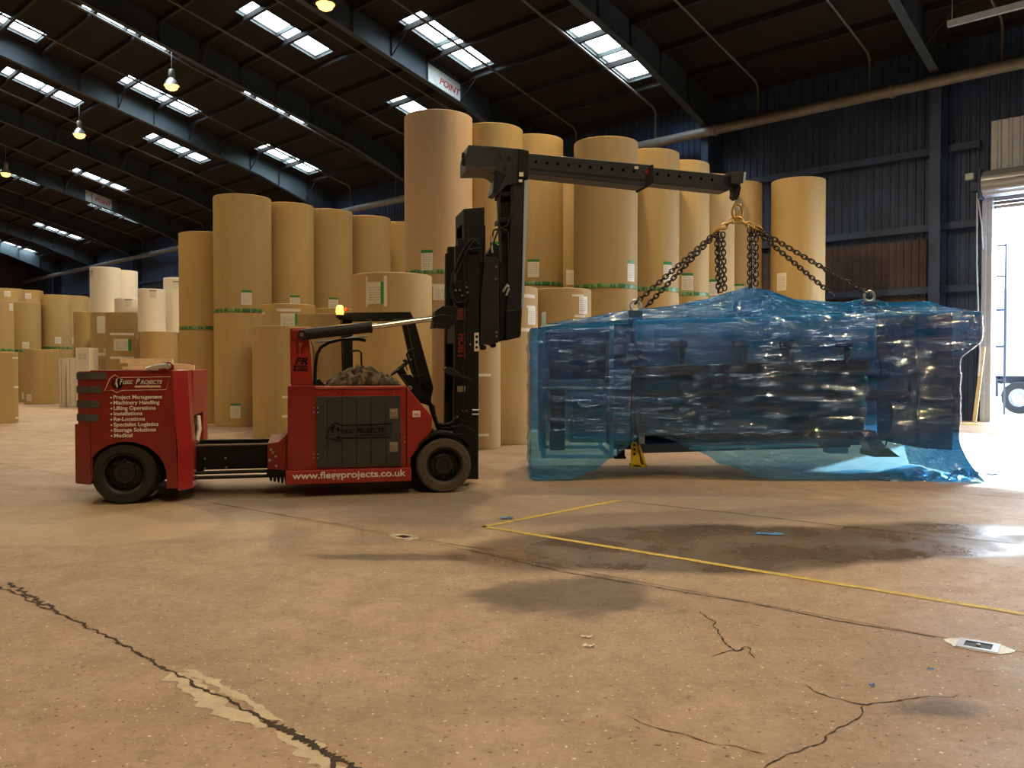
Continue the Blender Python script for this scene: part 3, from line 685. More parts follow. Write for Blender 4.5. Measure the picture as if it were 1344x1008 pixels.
# left: white and kraft stacks
roll(145, 34.1, 1.4, 0, 3.69, 'kraft roll with white repair patches at the left, under the tall white roll', GF, None, [('tears', -.35, 3.2, .5, .66), ('strip', -.5, 2.05, .5, .12), ('strip', -.1, 2.2, .3, .12), ('strip', .0, 1.45, .3, .10)])
roll(163.5, 32.6, 1.3, 0, 3.60, 'kraft roll with label between two tapes above the truck rear', GF, None, [('strip', -.15, 2.78, .9, .09), ('s', -.1, 2.38, .62, .44), ('strip', -.15, 1.9, .9, .09)])
roll(163, 36.2, 1.3, 0, 3.85, 'kraft roll hidden behind the white roll stack', GF)
roll(139.5, 34.1, 1.12, 3.69, 5.47, 'tallest white roll, topmost of the stack at the left', GW, M_whitewrap, [('k', -.9, 5.2, .25, .25)])
roll(163, 36.2, 1.12, 3.85, 5.58, 'bluish white roll half hidden behind the tallest white one', GW, M_whitewrap)
roll(169.5, 32.6, .98, 3.60, 4.13, 'short white roll on the taped kraft roll', GW, M_whitewrap, [('k', .0, 3.95, .26, .3)])
roll(209, 31.6, 1.3, 0, 2.84, 'dark kraft roll behind the truck rear, under two white rolls', GF)
roll(244, 32.95, 1.36, 0, 2.84, 'kraft roll in shade under the brightest white roll', GF)
roll(200, 31.6, .96, 2.84, 4.40, 'creamy white roll, second from the right of the white rolls', GW, M_whitewrap, [('k', .08, 4.2, .25, .3)])
roll(233, 32.6, .96, 2.84, 4.91, 'bright cream roll, rightmost of the white rolls', GW, M_whitewrap, [('k', -.05, 4.62, .25, .3)])
# far left
roll(-14, 24.0, 1.4, 0, 1.98, 'nearest far-left kraft roll, cut by the picture edge', GF, None, [('strip', .93, 1.82, .4, .05), ('strip', .95, 1.0, .4, .05), ('strip', .97, .13, .4, .05)])
roll(54.5, 36.0, 1.31, 0, 2.27, 'short kraft roll standing alone on the floor at the far left', GF, None, [('w', -.72, .28, .26, .28)])
pair(33, 38.3, 1.3, 2.2, 4.4, 'kraft roll second from the left edge in the far stacks', 'lower kraft roll behind the short one at the far left', GF, [('w', .05, 2.5, .26, .28)], [('w', .0, .28, .26, .28)])
pair(74.5, 39.4, 1.28, 2.35, 4.82, 'kraft roll, middle and tallest of the far-left stacks', 'lower kraft roll behind the white boards', GF, [('w', .1, 2.75, .26, .30)], [('w', .3, .28, .26, .28)])
pair(-4, 36.5, 1.3, 2.2, 4.35, 'orange-lit kraft roll at the left picture edge', 'lower kraft roll at the left picture edge, hidden', GF, [('w', .85, 4.1, .26, .3)])
pair(12, 46.0, 1.5, 2.9, 5.7, 'dark kraft roll in the back row at the left edge', 'lower dark roll in the back row at the left edge', GF, [('w', -.05, 5.4, .3, .3)], tape=False)
pair(38, 47.5, 1.5, 2.9, 5.75, 'dark kraft roll second in the back row at the far left', 'lower dark roll second in the back row', GF, [('w', .0, 5.4, .3, .3)], tape=False)
pair(97, 41.5, 1.3, 2.4, 4.95, 'shaded kraft roll behind the tallest far-left stack', 'lower shaded kraft roll behind the white boards', GF, [('w', -.2, 2.8, .26, .30)], tape=False)
pair(122, 43.5, 1.3, 2.4, 5.0, 'sliver of shaded kraft roll left of the white rolls', 'lower sliver of kraft roll left of the white rolls', GF, tape=False)
pair(117, 37.6, 1.2, 1.75, 3.95, 'golden kraft roll above the white boards at the left', 'lower kraft roll behind the white boards, hidden', GF, tape=False)
# white board bundles
for px, Y, wd, h, lab in ((85.5, 33.6, .26, 1.88, 'narrow white bundle of boards, leftmost of the white bundles'), (97, 33.5, .36, 1.90, 'middle white bundle of upright boards on the floor'), (112.5, 32.6, .60, 2.27, 'tallest white bundle of boards with printed band at its top')):
    x = (px - 672) / F * Y; b = MB().box(-wd / 2, wd / 2, 0, .5, 0, h)
    o = b.build('board_bundle', M_whitewrap, loc=(x, Y - .25, 0), rotz=R(-14), bevel=.012); tag(o, lab, 'board bundle', 'white board bundles at the left')
    if h > 2:
        b = MB(); b.uv = [(0, 0), (1, 0), (1, 1), (0, 1)]; b.add([(-wd * .4, -.004, h - .48), (wd * .42, -.004, h - .48), (wd * .42, -.004, h - .12), (-wd * .4, -.004, h - .12)], [(0, 1, 2, 3)]).build('label', M_st['w'], o, recalc=False)
    else: MB().box(-wd * .1 - .01, -wd * .1 + .01, -.006, 0, .1, h - .02).build('strap', M_kraft, o)

# ============================================================ THE RED LIFT TRUCK
HD = math.atan2(.87, 3.6)
TO = Vector((-.83, 10.70, 0)); TD = Vector((math.cos(HD), math.sin(HD), 0)); TN = Vector((-math.sin(HD), math.cos(HD), 0))
def tp(px, py, y):
    """photograph point -> (x, z) on the truck's lengthwise plane at depth y"""
    r = ray(px, py); C = Vector((0, 0, CH)); t = (y - (C - TO).dot(TN)) / r.dot(TN); p = C + r * t
    return ((p - TO).dot(TD), p.z)
def tps(y, *q): return [tp(a, b, y) for a, b in q]
truck = empty('lift_truck', TO, HD)
tag(truck, 'red and black heavy lift truck with telescopic boom and white lettering', 'lift truck')
WID = 2.15
# --- counterweight
side = tps(0, (118, 491), (136, 487), (226, 485), (228, 527), (230, 600), (231, 644), (222, 641), (218, 620))
arc = []
wc = tp(165, 627, 0)
ar_ = .415; xl_min = tp(118, 491, 0)[0] + .012
for k in range(0, 13):
    a = R(8 + 164 * k / 12); arc.append((max(wc[0] + ar_ * math.cos(a) * 1.06, xl_min), wc[1] + ar_ * math.sin(a)))
xl = tp(118, 491, 0)[0]; xr = tp(226, 485, 0)[0]; ztop = tp(180, 486, 0)[1]; zbot = .17
xl2 = xl - .10
poly = [(xl, ztop), (xr, ztop), (xr + .03, .9), (xr + .05, zbot), (wc[0] + ar_ * 1.06, zbot)] + arc + [(xl_min, .28), (xl, .28)]
b = MB(); b.prism(poly, 0, .55); b.prism(poly, WID - .55, WID)
inner = [(xl, ztop), (xr, ztop), (xr + .03, .9), (xr + .05, .62), (xl, .62)]
b.prism(inner, .55, WID - .55)
body = b.build('counterweight', M_red, truck, bevel=.015)
# chamfered rear corner and rear face
b = MB()
def corner(y0, y1, z0, z1, dx=.17, dy=.17, out=0.0):
    vs = []
    for z in (z0, z1): vs += [(xl, y0 - out, z), (xl - dx - out, y0 + dy, z), (xl - dx - out, y1 - dy, z), (xl, y1 + out, z)]
    return vs, [(0, 3, 2, 1), (4, 5, 6, 7), (0, 1, 5, 4), (1, 2, 6, 5), (2, 3, 7, 6), (3, 0, 4, 7)]
b.add(*corner(0, WID, .24, ztop - .01)); b.build('rear_panel', M_red, truck, bevel=.01)
b = MB(); b.add(*corner(0, WID, .24, .93, .19, .17, .015)); b.build('bumper', M_red, truck, bevel=.012)
for y0, y1, xe in ((489, 498, 140), (507, 516, 133), (526, 535, 131), (544, 553, 129)):
    zt_, zb_ = tp(120, y0, 0)[1], tp(120, y1, 0)[1]; b = MB(); b.add(*corner(0, WID, zb_, zt_, .17, .17, .012))
    xe_ = tp(xe, y0, 0)[0]; b.box(xl - .005, xe_, -.008, .0, zb_, zt_)
    b.build('grey_stripe', M_grey, truck)
# forward chamfer and forward face of the counterweight
xf = tp(247, 560, .22)[0]
b = MB()
vs = []
for z, dxz in ((zbot - .03, .05), (.62, .05), (.9, .03), (ztop, 0)): vs += [(xr + dxz, 0.0, z), (xf + dxz, .20, z), (xf + dxz, .55, z), (xr + dxz, .55, z)]
fs = []
for i in range(3): o = 4 * i; fs += [(o + k, o + (k + 1) % 4, o + 4 + (k + 1) % 4, o + 4 + k) for k in range(4)]
b.add(vs, fs + [(3, 2, 1, 0), (12, 13, 14, 15)])
b.box(xr, xf + .02, .55, .62, zbot, ztop)
b.box(xr, xf + .02, WID - .55, WID - .02, zbot, ztop); b.box(xr, xf + .02, .62, WID - .5, .98, ztop)
b.build('front_face', M_red2, truck, bevel=.008)
MB().box(xf + .0, xf + .026, .62, 1.02, .62, .95).build('recess', M_black, truck)
MB().tube([(xf + .03, .95, .95), (xf + .06, .8, .80), (xf + .05, .62, .66)], .03, 8).build('hose', mat('pale_hose', (.6, .5, .35), .5), truck, smooth=60)
# lifting ears with rollers
for yy, px in ((.05, 221), (WID - .18, 267)):
    x0 = xr - .16; b = MB(); b.prism([(x0, ztop - .02), (x0 + .17, ztop - .02), (x0 + .17, ztop + .06), (x0 + .12, ztop + .10), (x0 + .06, ztop + .09), (x0, ztop + .02)], yy, yy + .04); e = b.build('lifting_ear', M_red, truck, bevel=.006)
    MB().lathe([(0, -.09), (.032, -.09), (.032, 0), (0, 0)], 16, 'y', (x0 + .11, yy, ztop + .045)).build('pin', M_shackle, e, smooth=40)
MB().tube([(xr - .05, -.03, ztop + .055), (xr - .20, -.02, ztop + .035), (xr - .28, -.01, ztop + .015)], [.03, .028, .02], 8).build('lashing_bar', M_shackle, truck, smooth=50)
# timber lying on the counterweight
def timber(x0, z0, l, h, y, rot, lab, pitch=0.0):
    o = MB().box(-l / 2, l / 2, -.05, .05, 0, h).build('timber_block', M_wood, bevel=.004)
    p = TO + TD * x0 + TN * y; o.location = (p.x, p.y, z0); o.rotation_euler = (0, -pitch, HD + rot); tag(o, lab, 'timber', 'timber on the truck rear')
timber(xr - .25, ztop + .002, .72, .075, .75, .12, 'long pale timber plank lying on the truck rear', .0)
timber(xr - .40, ztop + .079, .60, .06, .76, .05, 'thin pale timber on top of the long plank')
timber(xr - .28, ztop + .002, .30, .07, 1.15, -.1, 'short pale timber block behind the long plank')
timber(xr - .12, ztop + .002, .38, .06, 1.5, .06, 'short timber block near the far lifting ear')
timber(xr - .52, ztop + .002, .22, .04, .5, .3, 'thin timber offcut nearest the left of the truck rear')
# logo on the counterweight
def outline(pts, y, r_, m, name='logo_outline', parent=truck):
    return MB().tube([(a, y, b_) for a, b_ in pts], r_, 6, closed=True).build(name, m, parent, smooth=80)
q = tps(0, (137.5, 513), (144, 497), (151, 492), (157.5, 496.5), (159, 495.5), (223.5, 494.5), (218, 511.5), (160, 512.5), (153.5, 515.5), (147, 512))
outline(q, -.003, .0045, M_pink)
_p = tp(154, 503.5, 0)
MB().lathe([(0, -.006), (.058, -.006), (.062, .0)], 24, 'y', (_p[0], 0, _p[1])).build('emblem', M_dink, truck)
_q = tps(0, (148, 500), (151, 497), (153, 502), (152, 507), (149, 506)); MB().prism(_q, -.009, -.005).build('emblem', M_blk2, truck)
_q = tps(0, (152.5, 497), (155, 496.5), (153.5, 501), (155, 506), (154, 510), (151.5, 504)); MB().prism(_q, -.0095, -.005).build('emblem', M_pink, truck)
def ttext(body, px0, px1, py, size_px, m, y=0.0, shear=0.0, bold=.0, name='lettering', face=-.004, parent=truck, cap=.70):
    bold *= .35
    x0, z0 = tp(px0, py, y); x1, _ = tp(px1, py, y); zc = tp(px0, py - size_px, y)[1]
    o = text(name, body, (zc - z0) / cap, m, parent, (x0, y + face, z0), shear=shear, bold=bold, ext=.0015)
    bpy.context.view_layer.update(); wd = o.dimensions.x
    o.scale.x = (x1 - x0) / max(wd, 1e-3); return o
ttext('FLEGG', 158, 175, 504.5, 5.6, M_dink, shear=.35, bold=.004, face=-.003); ttext('F', 157, 161, 504.5, 7.2, M_white, shear=.35, bold=.004, face=-.008)
ttext('LEGG', 161, 174.5, 504, 5.0, M_white, shear=.35, bold=.003, face=-.008)
ttext('P', 178, 183.5, 504, 7.2, M_white, shear=.35, bold=.004, face=-.008); ttext('ROJECTS', 184, 213, 504, 5.0, M_white, shear=.35, bold=.003, face=-.008)
ttext('PROJECTS', 179.5, 213.5, 504.8, 6.0, M_dink, shear=.35, bold=.004, face=-.003)
_a, _b = tp(177, 508.7, 0), tp(211, 505.8, 0); MB().box(_a[0], _b[0], -.005, .0, _a[1], _b[1]).build('lettering', M_pink, truck)
for i, s in enumerate(['Project Management', 'Machinery Handling', 'Lifting Operations', 'Installations', 'Re-Locations', 'Specialist Logistics', 'Storage Solutions', 'Medical']):
    py = 523.8 + i * 7.2; px1 = (212.5, 209, 204, 186.5, 190, 208, 204.5, 173.5)[i]
    ttext(s, 148.6 + i * .1, px1, py - .2, 4.9, M_white, bold=.004)
    c = tp(145.8 + i * .1, py - 2.0, 0); MB().lathe([(0, -.004), (.0095, -.004), (.0095, 0)], 10, 'y', (c[0], 0, c[1])).build('lettering', M_white, truck)
# --- wheels
def wheel(name_x, y, rad, wd, m, lab=None):
    t = MB().lathe([(rad * .66, 0.02), (rad * .70, 0), (rad * .93, 0.0), (rad * .985, .02), (rad, .05), (rad, wd - .05), (rad * .985, wd - .02), (rad * .93, wd), (rad * .66, wd)], 64, 'y').build('wheel', m, truck, smooth=38)
    t.location = (name_x, y, rad)
    if lab: t['label'] = lab
    rr = MB().lathe([(0, .05), (rad * .17, .05), (rad * .19, .035), (rad * .32, .035), (rad * .34, .07), (rad * .56, .10), (rad * .60, .03), (rad * .66, .015), (rad * .67, .03), (rad * .67, wd - .02), (0, wd - .02)], 48, 'y')
    for k in range(8):
        a = 2 * math.pi * k / 8; rr.lathe([(0, .045), (.014, .045), (.014, .085)], 6, 'y', (rad * .44 * math.cos(a), 0, rad * .44 * math.sin(a)))
    rr.build('rim', M_rim, t, smooth=38)
    return t
rw = tp(163, 640, .03); fw = tp(583.5, 640, .06)
wheel(rw[0], .03, .355, .42, M_tyre); wheel(rw[0], WID - .45, .355, .42, M_tyre)
wheel(fw[0], .05, .345, .42, M_tyre2, 'front wheel with dusty grey tyre'); wheel(fw[0], WID - .5, .345, .42, M_tyre2)
MB().lathe([(0, .4), (.09, .4), (.09, WID - .4), (0, WID - .4)], 16, 'y', (rw[0], 0, .355)).lathe([(0, .4), (.09, .4), (.09, WID - .4), (0, WID - .4)], 16, 'y', (fw[0], 0, .345)).build('axle', M_black, truck)
# --- telescopic chassis between the two bodies
yb = .55
x0, _ = tp(240, 600, yb); x1, _ = tp(385, 600, yb); zt_ = tp(300, 585, yb)[1]; zb_ = tp(300, 616, yb)[1]
fb = MB().box(x0, x1 + .3, yb, yb + .12, zb_, zt_).box(x0, x1 + .3, WID - yb - .12, WID - yb, zb_, zt_).box(x0, x1, yb + .12, WID - yb - .12, zb_ + .03, zt_ - .05).build('chassis_beam', M_black, truck, bevel=.008)
MB().box(x0, x1, yb - .004, yb + .13, zt_, zt_ + .012).build('wear_plate', mat('rusty_plate', (.16, .09, .05), .8, noise_amt=.3), truck)
for px, py in ((269, 602), (296, 601), (269, 614.5), (297, 613.5)):
    c = tp(px, py, yb); MB().lathe([(0, -.012), (.012, -.012), (.012, 0)], 8, 'y', (c[0], yb, c[1])).build('bolt', M_bolt, fb)
for k in (0, 1):
    z = tp(300, 619.5 + 6.5 * k, .45)[1]; MB().tube([(x0, .45, z + .0), (x1 + .1, .45, z)], .022, 10).build('guide_rod', M_blk2, truck, smooth=60)
MB().box(x0 - .02, x0 + .05, .40, .50, zb_ - .15, zb_ + .02).build('rod_bracket', M_black, truck, bevel=.006)
cp = MB().prism(tps(.35, (351, 582), (366, 580), (374, 572), (384, 560), (384, 618), (351, 616)), .35, WID - .4).build('coupling_plate', M_red, truck, bevel=.006)
for px, py in ((355.5, 590), (362, 599), (362.5, 611.5), (354, 604), (358, 594)):
    c = tp(px, py, .35); MB().lathe([(0, -.014), (.017, -.014), (.017, 0)], 10, 'y', (c[0], .35, c[1])).build('bolt', M_bolt, cp)
b = MB()
for i in range(5):
    a = tp(353 + i * 5, 628, .35); b.prism([(a[0], a[1] + .03), (a[0] + .045, a[1] + .03), (a[0] + .035, a[1] - .03 - .01 * i), (a[0] + .012, a[1] - .03 - .01 * i)], .35, .45)
a0 = tp(350, 620, .35); b.box(a0[0], a0[0] + .26, .35, .45, a0[1] - .04, a0[1] + .02); b.build('rack', M_black, truck)
# --- front body
yB = .12
FB = tps(yB, (377.5, 507), (532.5, 506), (567.5, 547), (566.5, 566), (539, 601), (539, 618), (377.5, 620))
fbod = MB().prism(FB, yB, WID - .12).build('body', M_red2, truck, bevel=.012)
pl = tps(yB - .01, (378, 506.5), (413.5, 506), (414.5, 616), (378, 618)); MB().prism(pl, yB - .014, yB + .01).build('corner_panel', M_red, truck, bevel=.004)
# door recess framing strip, battery door with emblem, latches and hinges
dq = tps(yB, (415, 520.5), (525.5, 519.5), (527, 612), (416, 613.5))
door = MB().prism(dq, yB - .02, yB + .02).build('battery_door', mat('worn_grey_door_paint', (.036, .035, .035), .55, noise_amt=.35, scale=5), truck, bevel=.004); door['label'] = 'dark grey battery compartment door'
for y0, y1 in ((536.5, 549.5), (580, 593)):
    a, b_ = tp(511, y1, yB), tp(522, y0, yB); l = MB().box(a[0], b_[0], yB - .028, yB - .02, a[1], b_[1]).box(a[0] + .02, b_[0] - .02, yB - .036, yB - .028, a[1] + .025, b_[1] - .025).build('latch', M_latch, door, bevel=.003)
for py in (535, 541, 595.5, 601):
    for px in (411.8, 417.2):
        c = tp(px, py, yB); MB().lathe([(0, -.034), (.010, -.034), (.010, -.018)], 8, 'y', (c[0], yB, c[1])).build('hinge_bolt', M_bolt, door)
for k in range(5):
    a = tp(430 + k * 19, 612, yB); b_ = tp(431.2 + k * 19, 522, yB)
    MB().box(a[0], a[0] + .006, yB - .0235, yB - .02, a[1], b_[1]).build('panel_groove', M_black, door)
M_emb = mat('embossed_black', (0.005, 0.005, 0.005), .7, spec=.15)
q = tps(yB, (428, 575), (431.5, 564), (436, 557), (440, 554.8), (445, 556.5), (448, 558), (515, 556), (511.5, 573.5), (450, 574.5), (444, 578.5), (438, 576))
outline(q, yB - .022, .006, M_emb, parent=door)
for pp in (((434, 562), (438, 558), (441, 558), (437.5, 564), (439, 568), (436, 567)), ((441, 574), (444, 571.5), (448, 573.5), (445, 576.5)), ((441, 562), (445, 560), (446, 565), (443, 567))):
    MB().prism(tps(yB, *pp), yB - .025, yB - .02).build('embossed_emblem', M_emb, door)
ttext('FLEGG', 446, 463, 568.5, 5, M_emb, yB, .35, .006, face=-.0225, parent=door); ttext('PROJECTS', 467.5, 504, 568, 6, M_emb, yB, .35, .006, face=-.0225, parent=door)
_a, _b = tp(472, 571.5, yB), tp(503, 570, yB); MB().box(_a[0], _b[0], yB - .023, yB - .02, _a[1], _b[1]).build('embossed_emblem', M_emb, door)
# frame lines, notice plate, small bolts
a, b_ = tp(541.5, 547.5, yB), tp(551.5, 539, yB); nb = MB().box(a[0], b_[0], yB - .004, yB, a[1], b_[1]).build('notice_plate', M_white, truck)
a, b_ = tp(543, 546.5, yB), tp(550, 541, yB); MB().box(a[0], b_[0], yB - .006, yB - .004, a[1] + .005, b_[1] - .012).build('notice_print', mat('faded_red_print', (.5, .3, .25), .6), nb)
for px, py in ((444, 516), (450, 516), (517, 513.5), (517, 517), (531, 573.5), (531, 580)):
    c = tp(px, py, yB); MB().lathe([(0, -.01), (.008, -.01), (.008, 0)], 8, 'y', (c[0], yB, c[1])).build('bolt', M_dink if py == 516 else M_bolt, truck)
a, b_ = tp(414, 511.2, yB), tp(527, 510, yB); MB().box(a[0], b_[0], yB - .012, yB + .01, a[1], b_[1] + .012).build('hood_lip', M_red, truck, bevel=.003)
a, b_ = tp(533, 612, yB), tp(535, 508, yB); MB().box(a[0], a[0] + .012, yB - .006, yB, a[1], b_[1]).build('seam', M_black, truck)
# sill with web address
a, b_ = tp(375, 637.5, .04), tp(540, 614.5, .04)
sill = MB().box(a[0], b_[0], .04, WID - .04, a[1] + .01, b_[1] + .005).build('sill', M_red2, truck, bevel=.008)
ttext('www.fleggprojects.co.uk', 384, 533, 629.0, 8.8, M_white, .04, 0, .006, parent=sill)
# bellows/black underside behind front wheel
MB().prism(tps(.16, (540, 600), (566, 570), (566, 630), (540, 632)), .5, WID - .5).build('front_frame', M_black, truck, bevel=.01)
MB().prism(tps(.3, (566, 560), (580, 571), (612, 571), (620, 585), (620, 625), (566, 625)), .55, WID - .55).build('front_frame', M_black, truck, bevel=.01)
# fender over the front wheel
fd = MB(); vs = []; r0 = .40
for i in range(9):
    a = R(30 + 14 * i); vs += [(fw[0] + r0 * math.cos(a), .05, .345 + r0 * math.sin(a)), (fw[0] + r0 * math.cos(a), .5, .345 + r0 * math.sin(a)), (fw[0] + (r0 + .02) * math.cos(a), .5, .345 + (r0 + .02) * math.sin(a)), (fw[0] + (r0 + .02) * math.cos(a), .05, .345 + (r0 + .02) * math.sin(a))]
fs = []
for i in range(8): o = 4 * i; fs += [(o + k, o + (k + 1) % 4, o + 4 + (k + 1) % 4, o + 4 + k) for k in range(4)]
fd.add(vs, fs + [(0, 1, 2, 3), (35, 34, 33, 32)]).build('fender', M_black, truck)
# --- tilt cylinder column, cylinder and clevis
yc = .16
col = MB().prism(tps(yc, (380.5, 430), (402, 430), (407, 455), (411, 507), (381.5, 507)), yc, yc + .38).build('cylinder_column', M_red2, truck, bevel=.01)
MB().prism(tps(yc - .01, (383.5, 447), (404, 445.5), (405.5, 431), (383, 433)), yc - .02, yc + .1).build('pivot_cheek', M_red, truck, bevel=.01)
ttext('FR', 386.5, 403.5, 478, 8.5, M_dink, yc, .25, .010, parent=col)
ttext('FR', 386.5, 403.5, 478, 8.5, M_dink, yc, .25, .004, parent=col, face=-.005)
a, b_ = tp(385.5, 487, yc), tp(403.5, 479.5, yc); MB().box(a[0], b_[0], yc - .004, yc, a[1], b_[1]).build('model_plate', M_dink, col)
ttext('40/60', 387, 402.5, 485.7, 5, M_red, yc, .25, .006, parent=col, face=-.006)
a, b_ = tp(393, 452, yc), tp(394, 463, yc)
MB().prism(tps(yc, (391.5, 450), (397, 450), (395, 457), (394.5, 467), (393, 467), (393, 458)), yc - .004, yc).build('faded_mark', mat('faded_pink', (.55, .2, .15), .5), col)
ycy = .10
p0 = tp(396, 439.5, ycy); p1 = tp(488, 429, ycy); p2 = tp(570, 418, ycy)
P3 = lambda p, y: (p[0], y, p[1])
cyl = MB().tube([P3(p0, ycy), P3(p1, ycy)], .068, 20).build('tilt_cylinder', M_blk2, truck, smooth=60)
MB().tube([P3(tp(485, 429.2, ycy), ycy), P3(p1, ycy)], .076, 20).build('gland', M_black, cyl, smooth=60)
MB().tube([P3(p1, ycy), P3(p2, ycy)], .034, 16).build('piston_rod', M_chrome, cyl, smooth=60)
MB().lathe([(0, -.10), (.05, -.10), (.05, .1)], 16, 'y', (p0[0], ycy, p0[1])).build('pivot_pin', M_blk2, cyl, smooth=50)
MB().lathe([(.008, -.11), (.022, -.11), (.022, -.10)], 12, 'y', (p0[0], ycy, p0[1])).build('pin_ring', M_bolt, cyl)
MB().prism(tps(ycy, (566, 416), (580, 412), (592, 415), (592, 423), (580, 425), (567, 422)), ycy - .05, ycy + .05).build('rod_eye', M_black, cyl, bevel=.008)
# hydraulic lines under the cylinder
MB().tube([P3(tp(*q_, .2), .2) for q_ in ((413, 506), (414, 480), (416, 465), (421, 456), (432, 449.5), (446, 446), (470, 445), (480, 447))], .020, 8).build('hose', M_black, truck, smooth=60)
MB().tube([P3(tp(*q_, .2), .2) for q_ in ((414, 449), (440, 447), (462, 443), (482, 441.5))], .012, 6).build('hydraulic_line', M_bolt, truck, smooth=60)
MB().tube([P3(tp(*q_, .22), .22) for q_ in ((407, 445), (411, 455), (412, 470), (413, 484))], .010, 6).build('hydraulic_line', M_bolt, truck, smooth=60)
MB().tube([P3(tp(*q_, .2), .2) for q_ in ((430, 433.5), (452, 431.5), (484, 427.5))], .010, 6).build('hydraulic_line', M_bolt, truck, smooth=60)
# --- overhead guard
yg, yg2 = .85, 1.45
for i, y in enumerate((yg, yg2)):
    k = 0 if i == 0 else 1
    def gp(*q): return [tp(a, b2, yg) for a, b2 in q]
    MB().prism(gp((449.5, 412), (462, 412), (464, 505), (452, 505)), y, y + .09).build('guard_post', M_black, truck, bevel=.006)
    MB().prism(gp((533, 417), (543.5, 417), (569, 509), (564, 533), (556, 530), (553, 507)), y, y + .09).build('guard_post', M_black, truck, bevel=.006)
    MB().prism(gp((452, 410), (539, 409.3), (543, 418), (452, 419)), y, y + .09).build('guard_rail', M_black, truck, bevel=.006)
for k in range(4):
    a = tp(470 + 18 * k, 414, yg); MB().box(a[0] - .03, a[0] + .03, yg + .05, yg2 + .04, a[1] - .03, a[1] + .03).build('guard_bar', M_black, truck)
MB().tube([P3(tp(*q_, yg), yg - .03) for q_ in ((461, 461), (470, 460), (474, 463), (474.5, 490))], .013, 8).build('grab_rail', M_black, truck, smooth=60)
MB().tube([P3(tp(*q_, yg), yg - .03) for q_ in ((545, 458), (537, 460), (533.5, 465), (541, 490), (544, 495), (556, 492))], .014, 8).build('grab_rail', M_black, truck, smooth=60)
a = tp(446, 407, yg - .05)
MB().lathe([(0, -.10), (.05, -.10), (.05, -.06), (0, -.06)], 16, 'z', (a[0], yg - .05, a[1])).box(a[0] - .02, a[0] + .25, yg - .06, yg + .05, a[1] - .12, a[1] - .09).build('beacon_base', M_black, truck)
bc = MB().lathe([(0, -.06), (.045, -.06), (.05, -.02), (.045, .04), (.03, .06), (0, .065)], 20, 'z', (a[0], yg - .05, a[1])).build('beacon', M_amber, truck, smooth=60); bc['label'] = 'lit amber beacon'
bl = bpy.data.lights.new('beacon_light', 'POINT'); bl.energy = 14; bl.color = (1, .5, .1); bl.shadow_soft_size = .06
bo = bpy.data.objects.new('beacon_light', bl); COL.objects.link(bo); bo.parent = truck; bo.location = (a[0], yg - .05, a[1] + .12)
a = tp(455, 404, yg); MB().lathe([(0, 0), (.02, 0), (.02, .04), (.0, .05)], 10, 'z', (a[0], yg + .05, a[1] - .04)).build('small_lamp', M_red, truck)
# console, steering wheel, seat edge
MB().prism(tps(.75, (527, 491), (540, 492), (552, 506), (560, 522), (553, 526), (543, 514)), .75, 1.25).build('console', M_black, truck, bevel=.01)
MB().prism(tps(.7, (521, 486), (528, 483), (541, 497), (545, 505), (538, 505)), .9, 1.05).build('steering_column', M_black, truck, bevel=.01)
a = tp(527, 482, .95); sw = MB(); pts = []
for k in range(24):
    t = 2 * math.pi * k / 24; v = Vector((math.cos(t) * .17, math.sin(t) * .17, 0)); v = Matrix.Rotation(R(-38), 3, 'Y') @ v; pts.append((a[0] + v.x, .98 + v.y, a[1] + v.z))
sw.tube(pts, .014, 8, closed=True); sw.tube([pts[0], (a[0], .98, a[1]), pts[12]], .012, 6); sw.tube([pts[6], (a[0], .98, a[1])], .012, 6); sw.tube([(a[0], .98, a[1]), (a[0] + .06, .98, a[1] - .10)], .022, 8)
sw.build('steering_wheel', M_black, truck, smooth=60)
a = tp(531.5, 475, .8); MB().lathe([(0, 0), (.03, 0), (.03, .03), (0, .035)], 12, 'z', (a[0], .8, a[1])).tube([(a[0], .8, a[1]), (a[0] + .03, .8, a[1] - .12)], .007, 6).build('control_knob', M_black, truck, smooth=40)
MB().prism(tps(.8, (456, 506), (456, 492), (462, 486), (466, 506)), .85, 1.4).build('seat_back', M_black, truck, bevel=.02)
MB().prism(tps(.2, (412, 506), (413, 500), (419, 497), (424, 503), (426, 506)), .22, .34).tube([P3(tp(417, 505, .2), .25), P3(tp(419, 500, .2), .25), P3(tp(427, 507, .2), .25)], .018, 6).build('valve_block', M_black, truck, bevel=.006)
# small round parts on the console side
a = tp(538, 509, .3); MB().lathe([(.012, -.02), (.028, -.02), (.028, 0), (.012, 0)], 14, 'y', (a[0], .3, a[1]), closed=True).build('hook_ring', M_latch, truck)
# black hoses sweeping from the body to the mast foot
for k, q_ in enumerate((((568, 532), (570, 545), (574, 556), (582, 558), (592, 556), (600, 548)), ((566, 530), (571, 552), (578, 562), (590, 563), (603, 560)), ((563, 525), (567, 540), (576, 565), (584, 575)))):
    MB().tube([P3(tp(a_, b3, .6 + .1 * k), .6 + .1 * k) for a_, b3 in q_], .025, 8).build('hose', M_black, truck, smooth=60)

